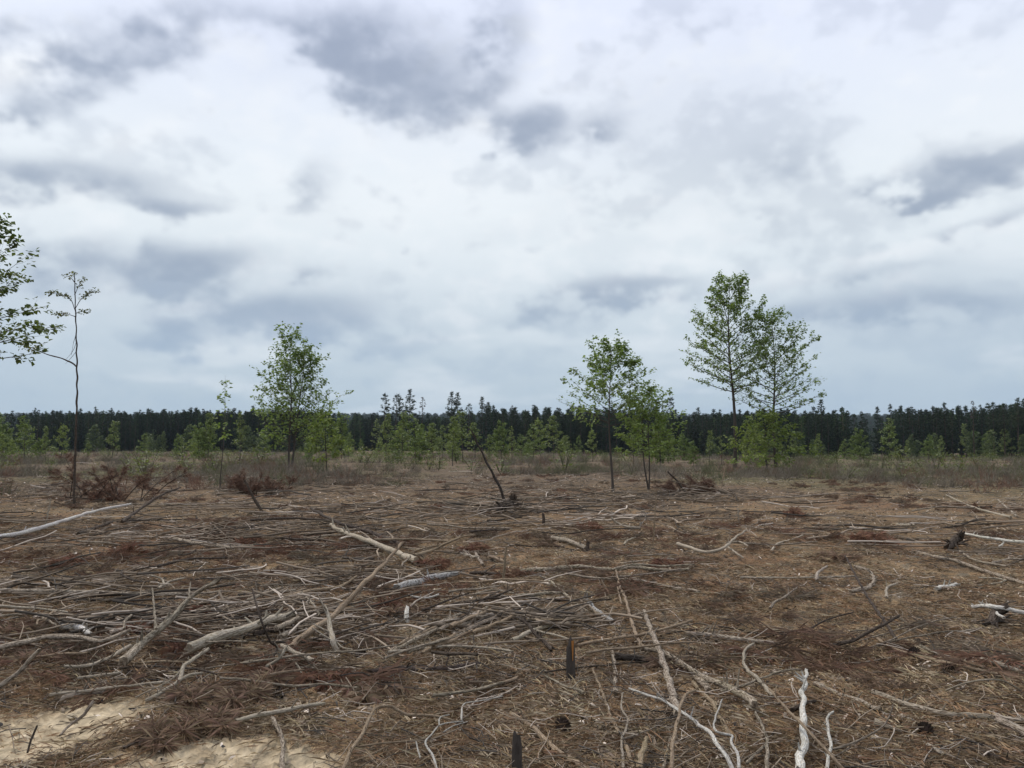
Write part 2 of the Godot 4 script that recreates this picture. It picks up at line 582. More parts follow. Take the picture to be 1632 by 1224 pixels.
# ---------------------------------------------------------------- living trees
# d: height, base (share of the height where the crown begins), wide, arms, steep, leaf, leaves, col, col2, trunk, lean, stems, top_bare
func tree_shapes(d: Dictionary) -> Array:
	var stems := []
	var br := Shape.new()
	var lf := Shape.new()
	var h: float = d.height
	var bark := Color(0.085, 0.072, 0.060) if not d.has("bark") else d.bark as Color
	for stem in d.get("stems", 1):
		var sh := h * (1.0 if stem == 0 else rng.randf_range(0.75, 0.9))
		var lean_az: float = rng.randf() * TAU if not d.has("lean_az") else float(d.lean_az) + stem * 1.9
		var lean: float = d.get("lean", 0.03) + (0.10 if stem > 0 else 0.0)
		var p := PackedVector3Array()
		var rad := PackedFloat32Array()
		var wob := rng.randf() * 10.0
		for i in 15:
			var t := i / 14.0
			var off := Vector3(cos(lean_az), 0, sin(lean_az)) * lean * sh * t * (1.3 - 0.5 * t)
			p.push_back(Vector3(sin(t * 7.0 + wob), 0, cos(t * 5.0 + wob)) * sh * 0.008 + off + Vector3(0, t * sh * 0.97 - 0.05, 0))
			rad.push_back(d.trunk * (1.0 - t * 0.93) * (1.25 if i == 0 else 1.0))
		var tr := Shape.new()
		tr.tube(p, rad, 8, bark, 1.0, 0.03, true, rng, 0.15)
		stems.append(tr.done())
		var arms: int = d.arms
		var az := rng.randf() * TAU
		for k in arms:
			var s := (k + rng.randf_range(-0.3, 0.3)) / arms
			s = clampf(s, 0.0, 0.98)
			var t: float = lerpf(d.base, 0.97, s)
			var f := t * 14.0
			var at: Vector3 = p[int(f)].lerp(p[mini(int(f) + 1, 14)], f - int(f))
			az += 2.4 + rng.randf_range(-0.5, 0.5)
			var ln: float = d.wide * pow(1.0 - s, d.get("cone", 0.7)) * (0.70 + 0.30 * sm(0.0, 0.18, s)) * rng.randf_range(0.65, 1.12) + 0.10 * d.wide
			var up := lerpf(d.steep - 0.3, d.steep + 0.5, s)
			var dir := Vector3(cos(az) * cos(up), sin(up), sin(az) * cos(up))
			var q := PackedVector3Array()
			var qr := PackedFloat32Array()
			var r0: float = minf(d.trunk * (1.0 - t * 0.93) * 0.55, d.trunk * 0.3)
			var bend := Vector3(rng.randf_range(-0.2, 0.2), d.get("bend", 0.15), rng.randf_range(-0.2, 0.2))
			for i in 6:
				var g := i / 5.0
				q.push_back(at + dir * ln * g + bend * ln * g * g)
				qr.push_back(lerpf(r0, r0 * 0.25, g))
			br.tube(q, qr, 5, bark, 1.0, 0.0, false)
			var twigs := int(clampf(ln / d.wide * d.get("twigs", 9), 2, 14))
			for w in twigs:
				var g := 0.22 + 0.78 * (w + rng.randf()) / twigs
				var gf := minf(g, 0.99) * 5.0
				var from: Vector3 = q[int(gf)].lerp(q[int(gf) + 1], gf - int(gf))
				var side := dir.cross(Vector3.UP).normalized() * (1.0 if w % 2 == 0 else -1.0)
				var td := (dir * rng.randf_range(0.3, 0.9) + side * rng.randf_range(0.3, 1.0) + Vector3(0, rng.randf_range(-0.25, 0.6), 0)).normalized()
				var tl: float = d.wide * 0.34 * rng.randf_range(0.5, 1.1) * (1.15 - 0.5 * g)
				var e := from + td * tl * 0.5 + Vector3(0, -0.03 * tl, 0)
				var tip := from + td * tl + Vector3(0, 0.04 * tl, 0)
				br.tube(PackedVector3Array([from, e, tip]), PackedFloat32Array([r0 * 0.3, r0 * 0.2, r0 * 0.08]), 3, bark, 1.0, 0.0, false)
				var lush: float = d.leaves * (rng.randf_range(0.2, 1.0) + (1.1 if rng.randf() < 0.35 else 0.0)) * lerpf(0.75, d.get("top", 1.5), s)
				for m in int(lush):
					var u := rng.randf_range(0.2, 1.05)
					var base: Vector3 = from.lerp(tip, u) + Vector3(rng.randf_range(-1, 1), rng.randf_range(-1, 1), rng.randf_range(-1, 1)) * d.leaf * 0.7
					var ld := (td * 0.4 + Vector3(rng.randf_range(-1, 1), rng.randf_range(-0.9, 0.35), rng.randf_range(-1, 1))).normalized()
					var ls := ld.cross(Vector3(rng.randf_range(-0.7, 0.7), 1, rng.randf_range(-0.7, 0.7))).normalized()
					var v := rng.randf_range(0.75, 1.25)
					var cc := (d.col as Color).lerp(d.col2, clampf(rng.randf_range(-0.2, 0.7) + 0.3 * (1.0 - s), 0.0, 1.0))
					var sz: float = d.leaf * rng.randf_range(0.65, 1.2)
					lf.leaf(base, ld, ls, sz, sz * d.get("broad", 0.75), 0.14, Color(cc.r * v, cc.g * v, cc.b * v))
	return [stems, br.done(), lf.done()]

func plant(called: String, label: String, category: String, x: float, z: float, s: Array, group := "", scale_ := 1.0, turn := 0.0) -> Node3D:
	var o := thing(called, Vector3(x, ground(x, z), z), label, category, group)
	o.rotation.y = turn
	o.scale = Vector3(rng.randf_range(0.75, 1.35), 1.0, rng.randf_range(0.75, 1.35)) * scale_ if scale_ != 1.0 else Vector3.ONE
	if scale_ != 1.0: o.rotation = Vector3(rng.randf_range(-0.06, 0.06), turn, rng.randf_range(-0.06, 0.06))
	for k in s[0].size():
		part("trunk", s[0][k], M.litter, o)
	part("limbs", s[1], M.litter, o).set_meta("kind", "stuff")
	part("crown", s[2], M.leaf, o).set_meta("kind", "stuff")
	return o

func pine_shapes(h: float, base: float, wide: float, tuft: float, col: Color, thin := 1.0, flat_top := 0.0) -> Array:
	var tr := Shape.new()
	var cr := Shape.new()
	var p := PackedVector3Array()
	var rad := PackedFloat32Array()
	var wob := rng.randf() * 9.0
	for i in 8:
		var t := i / 7.0
		p.push_back(Vector3(sin(t * 3.0 + wob) * 0.012 * h, t * h, cos(t * 2.3 + wob) * 0.012 * h))
		rad.push_back(h * 0.011 * (1.0 - 0.85 * t))
	tr.tube(p, rad, 6, Color(0.075, 0.055, 0.045), 1.0)
	var y := base * h
	while y < h * 0.985:
		var s := (y - base * h) / (h - base * h)
		var r := wide * (pow(1.0 - s, 0.95) * (0.55 + 0.45 * sm(0.0, 0.25, s)) + 0.04) * (1.0 + flat_top * s)
		var off := p[int(y / h * 7.0)]
		for k in rng.randi_range(4, 6):
			if rng.randf() > thin: continue
			var a := rng.randf() * TAU
			var ln := r * rng.randf_range(0.55, 1.15)
			var dir := Vector3(cos(a), rng.randf_range(-0.1, 0.45) + 0.5 * s, sin(a))
			var root := Vector3(off.x, y, off.z)
			tr.tube(PackedVector3Array([root, root + dir * ln * 0.5, root + dir * ln]), PackedFloat32Array([h * 0.002, h * 0.0015, h * 0.0008]), 3, Color(0.07, 0.055, 0.045), 1.0, 0.0, false)
			var tufts := int(clampf(ln / tuft * 1.5, 1, 6))
			for m in tufts:
				var at := root + dir * ln * (0.35 + 0.65 * (m + 1.0) / tufts) + Vector3(rng.randf_range(-1, 1), rng.randf_range(-0.5, 0.5), rng.randf_range(-1, 1)) * tuft * 0.35
				var v := rng.randf_range(0.65, 1.35)
				var cc := Color(col.r * v, col.g * v, col.b * v)
				for q in 9:
					var d := Vector3(rng.randf_range(-1, 1), rng.randf_range(-0.5, 1), rng.randf_range(-1, 1)).normalized()
					var sd := d.cross(Vector3(rng.randf_range(-1, 1), rng.randf_range(-1, 1), rng.randf_range(-1, 1))).normalized() * tuft * 0.13
					cr.face(at - sd, at + sd, at + d * tuft * rng.randf_range(0.6, 1.1), cc)
		y += h * rng.randf_range(0.028, 0.045)
	return [tr.done(), cr.done()]

func joined(a: Array) -> ArrayMesh:
	var m := ArrayMesh.new()
	for x in a:
		m.add_surface_from_arrays(Mesh.PRIMITIVE_TRIANGLES, (x as ArrayMesh).surface_get_arrays(0))
	return m

func lone_pine(label: String, x: float, z: float, s: Array, scale_: float, group: String) -> void:
	var o := thing("pine_tree", Vector3(x, ground(x, z), z), label, "pine tree", group)
	o.scale = Vector3.ONE * scale_
	o.rotation.y = rng.randf() * TAU
	part("trunk", s[0], M.litter, o)
	part("crown", s[1], M.pine, o).set_meta("kind", "stuff")

# ---------------------------------------------------------------- stubs, stumps and heaps
func burnt_stub(label: String, x: float, z: float, h: float, r: float, streak: bool, landmark: String) -> void:
	var st := Shape.new()
	var sides := 14
	var rows := 9
	var grid := []
	for i in rows:
		var t := i / (rows - 1.0)
		var row := []
		for j in sides:
			var a := TAU * j / sides
			var k := 1.0 + 0.10 * sin(a * 3.0 + 1.0) + 0.07 * sin(a * 7.0 + t * 3.0)
			var top := h * (0.86 + 0.14 * sin(a * 2.0 + 0.6) * sin(a + 0.3) + rng.randf_range(-0.04, 0.05))
			if not streak: top = h * (0.62 + 0.38 * absf(sin(a + 0.4)) + rng.randf_range(-0.05, 0.05))
			var rr := r * k * (1.22 - 0.25 * minf(t * 2.5, 1.0)) * (0.84 if i == rows - 1 else 1.0)
			row.append(Vector3(cos(a) * rr, lerpf(-0.05, top, t), sin(a) * rr))
		grid.append(row)
	for i in rows - 1:
		for j in sides:
			var n := (j + 1) % sides
			var v := rng.randf_range(0.7, 1.5)
			var c := Color(v, v, v)
			st.face(grid[i][j], grid[i + 1][n], grid[i][n], c)
			st.face(grid[i][j], grid[i + 1][j], grid[i + 1][n], c)
	var mid := Vector3(0, h * 0.72, 0)
	for j in sides:
		st.face(grid[rows - 1][j], mid, grid[rows - 1][(j + 1) % sides], Color(2.5, 2.0, 1.6))
	var o := single("charred_stub", st.done(), M["char"], Vector3(x, ground(x, z), z), label, "stump", "charred sapling stubs")
	if streak:
		var s := Shape.new()
		var d := Vector3(0.45, 0, 0.89).normalized()
		var side := Vector3(d.z, 0, -d.x)
		for i in 5:
			var y0 := h * (0.50 + 0.085 * i)
			var y1 := h * (0.50 + 0.085 * (i + 1))
			var w0 := r * (0.10 + 0.05 * i)
			var w1 := r * (0.10 + 0.05 * (i + 1))
			var f := d * r * 1.12
			s.face(f - side * w0 + Vector3(0, y0, 0), f + side * w1 + Vector3(0, y1, 0), f + side * w0 + Vector3(0, y0, 0), Color(0.30, 0.135, 0.045))
			s.face(f - side * w0 + Vector3(0, y0, 0), f - side * w1 + Vector3(0, y1, 0), f + side * w1 + Vector3(0, y1, 0), Color(0.33, 0.15, 0.05))
		part("bare_wood_streak", s.done(), M.litter, o)
	landmarks.append([landmark, Vector2(x, z)])

func root_stump(label: String, x: float, z: float, size: float, landmark: String) -> void:
	var base := Vector3(x, ground(x, z), z)
	var o := thing("root_stump", base, label, "stump", "dark stumps in the field")
	var st := Shape.new()
	limb(st, [Vector3(-size * 0.7, size * 0.1, 0.05), Vector3(-size * 0.2, size * 0.4, 0), Vector3(size * 0.3, size * 0.75, -0.05), Vector3(size * 0.55, size * 1.0, -0.05)], size * 0.36, size * 0.28, Color.WHITE, 11)
	part("stump", st.done(), M.dark, o)
	for k in 8:
		var a := TAU * k / 8.0 + rng.randf() * 0.5
		var d := Vector3(cos(a), rng.randf_range(-0.35, 0.8), sin(a)).normalized()
		var s := Vector3(size * 0.3 * cos(a), size * 0.45, size * 0.2 * sin(a))
		var rt := Shape.new()
		limb(rt, [s, s + d * size * 0.5, s + d * size * 0.9 + Vector3(0, -0.08 * size, 0.1 * size)], size * 0.11, size * 0.03, Color.WHITE, 6)
		part("root", rt.done(), M.dark, o)
	landmarks.append([landmark, Vector2(x, z)])

func dead_top(label: String, x: float, z: float, wide: float, high: float) -> void:
	var base := Vector3(x, ground(x, z), z)
	var o := thing("dead_brush_heap", base, label, "brush heap", "heaps of dead brush")
	var nd := Shape.new()
	for k in 16:
		var st := Shape.new()
		var a := rng.randf() * TAU
		var from := Vector3(rng.randf_range(-0.6, 0.6) * wide, 0.02, rng.randf_range(-0.3, 0.3) * wide)
		var d := Vector3(cos(a), rng.randf_range(0.35, 1.3), sin(a) * 0.7).normalized()
		var ln := rng.randf_range(0.6, 1.15) * high
		var p := [from, from + d * ln * 0.5, from + d * ln + Vector3(0, -0.1 * ln, 0)]
		var line := limb(st, p, 0.016, 0.005, Color.WHITE, 6)
		for m in 7:
			var at := line[rng.randi_range(1, line.size() - 2)]
			var td := (d + Vector3(rng.randf_range(-1, 1), rng.randf_range(-0.5, 0.6), rng.randf_range(-1, 1))).normalized()
			var tl := rng.randf_range(0.15, 0.4)
			st.tube(PackedVector3Array([at, at + td * tl]), PackedFloat32Array([0.006, 0.003]), 4, Color.WHITE, 2.0, 0.0, false)
			for q in 85:
				var r := at + td * tl * rng.randf_range(0.3, 1.0)
				var e := (td * 0.6 + Vector3(rng.randf_range(-1, 1), rng.randf_range(-1.1, 0.4), rng.randf_range(-1, 1))).normalized() * rng.randf_range(0.1, 0.18)
				var sd := e.cross(Vector3(rng.randf_range(-1, 1), 0.3, rng.randf_range(-1, 1))).normalized() * 0.0045
				var v := rng.randf_range(0.55, 1.3)
				nd.face(r - sd, r + sd, r + e, Color(0.180 * v, 0.108 * v, 0.074 * v))
		part("branch", st.done(), M.dark, o)
	part("needles", nd.done(), M.needle, o).set_meta("kind", "stuff")

func leaf_tuft(lf: Shape, at: Vector3, spread: float, count: int, size: float) -> void:
	for i in count:
		var d := Vector3(rng.randf_range(-1, 1), rng.randf_range(-0.8, 0.5), rng.randf_range(-1, 1)).normalized()
		var s := d.cross(Vector3(rng.randf_range(-0.6, 0.6), 1, rng.randf_range(-0.6, 0.6))).normalized()
		var v := rng.randf_range(0.75, 1.25)
		var c := Color(0.075, 0.088, 0.032).lerp(Color(0.17, 0.165, 0.085), rng.randf())
		lf.leaf(at + Vector3(rng.randf_range(-1, 1), rng.randf_range(-0.6, 0.6), rng.randf_range(-1, 1)) * spread, d, s, size * rng.randf_range(0.6, 1.15), size * 0.7, 0.15, Color(c.r * v, c.g * v, c.b * v))

func tufted_sapling(label: String, stem: Array, low: Array, arms: Array, dead: Array) -> void:
	var b: Vector3 = stem[0]
	var base := Vector3(b.x, ground(b.x, b.z), b.z)
	var o := thing("bare_sapling", base, label, "sapling")
	var tr := Shape.new()
	limb(tr, lay(stem, base), 0.034, 0.010, Color.WHITE, 8)
	part("trunk", tr.done(), M.dark, o)
	var lb := Shape.new()
	var line := limb(lb, lay(low, base), 0.022, 0.007, Color.WHITE, 6)
	part("long_branch", lb.done(), M.dark, o)
	var lf := Shape.new()
	leaf_tuft(lf, line[line.size() - 4], 0.16, 36, 0.10)
	leaf_tuft(lf, line[int(line.size() * 0.8)], 0.13, 16, 0.09)
	var ar := Shape.new()
	for a in arms:
		var q := limb(ar, lay(a, base), 0.011, 0.004, Color.WHITE, 5)
		for k in q.size():
			if k > q.size() * 0.4: leaf_tuft(lf, q[k], 0.09, 4, 0.085)
	leaf_tuft(lf, lay([stem[stem.size() - 1]], base)[0], 0.10, 14, 0.085)
	for a in dead: limb(ar, lay(a, base), 0.007, 0.003, Color.WHITE, 4)
	part("limbs", ar.done(), M.dark, o).set_meta("kind", "stuff")
	part("leaves", lf.done(), M.leaf, o).set_meta("kind", "stuff")

# ---------------------------------------------------------------- scatter helpers
func somewhere(near: float, far: float, power := 1.0) -> Vector2:
	var d := near * pow(far / near, pow(rng.randf(), power))
	return Vector2(rng.randf_range(-1, 1) * (0.62 * d * 1.22 + 1.2), -d)

func flat_at(x: float, z: float, y: float, scale_: float, tilt := 0.12) -> Transform3D:
	var b := Basis.from_euler(Vector3(rng.randf_range(-tilt, tilt), rng.randf() * TAU, rng.randf_range(-tilt, tilt)))
	return Transform3D(b.scaled(Vector3.ONE * scale_), Vector3(x, ground(x, z) + y, z))

func grey(v: float, warm := 0.0) -> Color:
	return Color(v * (1.0 + warm), v, v * (1.0 - warm))

func where_from(p: Vector2) -> String:
	var best := INF
	var found: Array = landmarks[0]
	for l in landmarks:
		var q: Vector2 = l[1]
		var dist := p.distance_to(q)
		if dist < best and dist > 0.12:
			best = dist
			found = l
	var d: Vector2 = p - (found[1] as Vector2)
	var side := ""
	if absf(d.x) > absf(d.y): side = "left of" if d.x < 0 else "right of"
	else: side = "behind" if d.y < 0 else "in front of"
	if best < 0.45: side = "just " + side
	elif best > 2.0: side = "well " + side
	return side + " " + str(found[0])

func V(x: float, y: float, z: float) -> Vector3:
	return Vector3(x, y, z)

func _ready() -> void:
	rng.seed = 20240
	bump_noise.seed = 3; bump_noise.frequency = 0.55; bump_noise.fractal_octaves = 3
	fine_noise.seed = 9; fine_noise.frequency = 6.0; fine_noise.fractal_octaves = 3
	patch_noise.seed = 21; patch_noise.frequency = 0.35; patch_noise.fractal_octaves = 3
	# ------------------------------------------------ camera, sky, sun, exposure
	var cam := Camera3D.new()
	cam.name = "camera"
	cam.position = Vector3(0, EYE, 0)
	cam.rotation_degrees.x = 3.777
	cam.fov = 49.31
	cam.near = 0.1
	cam.far = 4000.0
	add_child(cam)
	var env := Environment.new()
	env.background_mode = Environment.BG_SKY
	env.tonemap_mode = Environment.TONE_MAPPER_LINEAR
	env.tonemap_exposure = 1.3
	env.sdfgi_enabled = true
	env.ssao_enabled = true
	env.ssil_enabled = true
	var pano := PanoramaSkyMaterial.new()
	pano.panorama = make_sky()
	env.sky = Sky.new()
	env.sky.sky_material = pano
	env.fog_enabled = true
	env.fog_density = 0.00010
	env.fog_light_color = Color(0.78, 0.85, 0.92)
	var we := WorldEnvironment.new()
	we.name = "world"
	we.environment = env
	add_child(we)
	var sun := DirectionalLight3D.new()
	sun.name = "sun"
	sun.light_energy = 0.5
	sun.light_color = Color(1.0, 0.965, 0.91)
	sun.light_angular_distance = 10.0
	sun.shadow_enabled = true
	add_child(sun)
	sun.look_at_from_position(Vector3.ZERO, -Vector3(-0.5, 1.0, -0.45), Vector3.UP)
	make_materials()
	build_ground()
	build_woods()
	build_trees()
	build_slash()
	build_needles()
	build_sticks()
	build_litter()
	build_brush()

func build_ground() -> void:
	var o := MeshInstance3D.new()
	o.name = "ground"
	var st := Shape.new()
	sheet(st, -6.6, 6.6, -11.7, -2.1, 0.03, Rect2(0, 0, 0, 0), 0.050)
	sheet(st, -26, 26, -40, 8, 0.125, Rect2(-6.6, -11.7, 13.2, 9.6), 0.03)
	sheet(st, -240, 240, -320, 64, 1.6, Rect2(-26, -40, 52, 48), 0.0)
	sheet(st, -2400, 2400, -2400, 1200, 40.0, Rect2(-240, -320, 480, 384), 0.0)
	var fine := Shape.new()
	fine.v = st.v; fine.n = st.n; fine.c = st.c; fine.uv = st.uv
	var keep := PackedInt32Array()
	for i in range(0, st.ix.size(), 3):
		var p := st.v[st.ix[i]]
		var bare := p.z > -7.0 and p.z < -2.0 and absf(p.x) < 5.0 and sand(p.x, p.z) > 0.4
		for k in 3:
			if bare: fine.ix.push_back(st.ix[i + k])
			else: keep.push_back(st.ix[i + k])
	st.ix = keep
	var m := joined([st.done()])
	if fine.ix.size(): m.add_surface_from_arrays(Mesh.PRIMITIVE_TRIANGLES, fine.done().surface_get_arrays(0))
	m.surface_set_material(0, M.soil)
	m.surface_set_material(1, M.sand)
	o.mesh = m
	add_child(o)
	o.set_meta("kind", "structure")

func build_woods() -> void:
	var kinds := []
	for k in 4:
		kinds.append(joined(pine_shapes(12.0, [0.12, 0.1, 0.2, 0.08][k], [1.9, 2.1, 1.6, 1.8][k], 0.5, Color(0.032, 0.046, 0.024))))
	var edge := [Vector2(-173.2, -215.0), Vector2(-141.7, -232.0), Vector2(-100.0, -236.0), Vector2(-56.6, -232.0), Vector2(-53.1, -262.0), Vector2(-55.8, -330.0), Vector2(-31.6, -310.0), Vector2(-3.5, -290.0), Vector2(29.6, -275.0), Vector2(44.7, -245.0), Vector2(43.6, -205.0), Vector2(62.4, -192.0), Vector2(85.7, -196.0), Vector2(98.0, -186.0), Vector2(104.9, -168.0), Vector2(129.8, -160.0)]
	var places := [[], [], [], []]
	var tints := [PackedColorArray(), PackedColorArray(), PackedColorArray(), PackedColorArray()]
	for i in edge.size() - 1:
		var a: Vector2 = edge[i]
		var b: Vector2 = edge[i + 1]
		var out := (b - a).normalized()
		var back := Vector2(out.y, -out.x)
		if back.y > 0: back = -back
		var cells := int(a.distance_to(b) / 2.6)
		for c in cells:
			for r in 18:
				var p := a.lerp(b, (c + rng.randf_range(-0.3, 0.3)) / cells) + back * (r * 2.9 + rng.randf_range(-0.9, 0.9))
				if absf(p.x) > 0.62 * -p.y * 1.25 + 10.0: continue
				var k := rng.randi() % 4
				var s := rng.randf_range(0.84, 1.05) * (0.92 if r == 0 else 1.0) * (1.0 + 0.12 * patch_noise.get_noise_1d(p.x * 0.55))
				places[k].append(Transform3D(Basis(Vector3.UP, rng.randf() * TAU).scaled(Vector3(s * rng.randf_range(0.9, 1.15), s, s * rng.randf_range(0.9, 1.15))), Vector3(p.x, ground(p.x, p.y) - 0.1, p.y)))
				var v := rng.randf_range(0.7, 1.25)
				tints[k].push_back(Color(v * rng.randf_range(0.9, 1.1), v, v * rng.randf_range(0.85, 1.1)) if rng.randf() < 0.9 else Color(2.0 * v, 2.1 * v, 1.5 * v))
	for k in 4:
		scatter("pine_wood", kinds[k], M.pine, places[k], tints[k], "dark wall of pine plantation along the back of the clearing", "wood")
	# broadleaf trees mixed into the foot and the front rows of the pines
	for kind in 2:
		var t := tree_shapes({"height": 6.0, "base": 0.1, "wide": [1.6, 1.3][kind], "arms": 20, "steep": [0.4, 0.6][kind], "leaf": 0.34, "leaves": 10, "trunk": 0.05, "twigs": 7, "col": Color(1, 1, 1), "col2": Color(1.25, 1.2, 1.1), "bark": Color(0.5, 0.4, 0.35)})
		var spots := []
		var shades := PackedColorArray()
		for i in edge.size() - 1:
			for c in int((edge[i + 1] - edge[i]).length() / 5.0):
				var p: Vector2 = (edge[i] as Vector2).lerp(edge[i + 1], rng.randf()) * rng.randf_range(0.93, 1.02)
				if absf(p.x) > 0.62 * -p.y * 1.25: continue
				var s := rng.randf_range(0.5, 1.3)
				spots.append(Transform3D(Basis(Vector3.UP, rng.randf() * TAU).scaled(Vector3(s * rng.randf_range(0.8, 1.4), s, s * rng.randf_range(0.8, 1.4))), Vector3(p.x, ground(p.x, p.y) - 0.1, p.y)))
				shades.push_back(Color(0.075, 0.105, 0.045).lerp(Color(0.135, 0.165, 0.075), rng.randf()))
		scatter("leafy_edge", t[2], M.leaf, spots, shades, "paler broadleaf growth along the foot of the pine woods", "trees")
	# the far wooded ridge
	var far := []
	var ft := PackedColorArray()
	for i in 16000:
		var d := rng.randf_range(420, 1420)
		var p := Vector2(rng.randf_range(-1, 1) * 0.8 * d, -d)
		var s := rng.randf_range(0.8, 1.5)
		far.append(Transform3D(Basis(Vector3.UP, rng.randf() * TAU).scaled(Vector3(s * 2.4, s, s * 2.4)), Vector3(p.x, ground(p.x, p.y) - 2.0, p.y)))
		var v := rng.randf_range(0.8, 1.5)
		ft.push_back(Color(v * rng.randf_range(0.9, 1.2), v * 1.05, v * 0.9))
	scatter("far_wood", kinds[1], M.pine, far, ft, "hazy wooded ridge on the horizon beyond the pines", "wood")
	# pines that stand clear of the rest
	var tall := [pine_shapes(12.0, 0.62, 1.5, 0.5, Color(0.050, 0.060, 0.034), 0.9), pine_shapes(12.0, 0.5, 1.6, 0.5, Color(0.045, 0.058, 0.030), 0.95), pine_shapes(12.0, 0.7, 1.2, 0.45, Color(0.07, 0.055, 0.045), 0.5)]
	lone_pine("thin tall pine leftmost of the group standing above the woods", -39.6, -262.0, tall[0], 1.545, "pines standing above the woods")
	lone_pine("second tall pine from the left above the woods, close to its neighbour", -36.3, -262.0, tall[0], 1.529, "pines standing above the woods")
	lone_pine("slightly lower tall pine tucked against its left neighbour", -35.6, -266.0, tall[0], 1.487, "pines standing above the woods")
	lone_pine("tallest and darkest pine of the skyline group left of centre", -31.7, -258.0, tall[1], 1.585, "pines standing above the woods")
	lone_pine("sparse half bare pine right of the darkest skyline pine", -28.1, -264.0, tall[2], 1.425, "pines standing above the woods")
	lone_pine("full crowned left pine of a close pair above the woods", -18.2, -250.0, tall[1], 1.459, "pines standing above the woods")
	lone_pine("full crowned right pine of a close pair above the woods", -16.3, -250.0, tall[1], 1.443, "pines standing above the woods")
	lone_pine("small dark skyline pine directly behind the bent snag", -13.1, -250.0, tall[0], 1.224, "pines standing above the woods")
	lone_pine("rounded left pine of the pair right of the bent snag", -9.2, -256.0, tall[1], 1.380, "pines standing above the woods")
	lone_pine("lower right pine of the pair right of the bent snag", -7.1, -256.0, tall[1], 1.252, "pines standing above the woods")
	lone_pine("bare spindly pine top above the woods at centre", 0.2, -262.0, tall[2], 1.201, "pines standing above the woods")
	lone_pine("slim dark pine just right of the small two-trunked tree", 41.9, -222.0, tall[0], 1.336, "pines standing above the woods")
	lone_pine("round topped pine on the far ridge left of the tallest tree", 93.4, -420.0, tall[1], 2.166, "pines standing above the woods")
	lone_pine("tiered lone pine rising right of the layered green tree", 72.7, -197.0, tall[1], 1.161, "pines standing above the woods")
	lone_pine("spindly pine top rising above the woods at far right", 94.9, -172.0, tall[2], 0.982, "pines standing above the woods")
	lone_pine("round pine top second from the right edge", 98.8, -172.0, tall[1], 0.955, "pines standing above the woods")
	lone_pine("pale pine top between two darker ones at far right", 99.8, -170.0, tall[1], 0.933, "pines standing above the woods")
	lone_pine("tallest dark pine at the right edge of the photo", 100.4, -166.0, tall[1], 0.985, "pines standing above the woods")
	lone_pine("small pointed pine left of the tall bare sapling", -129.0, -228.0, tall[0], 0.836, "pines standing above the woods")

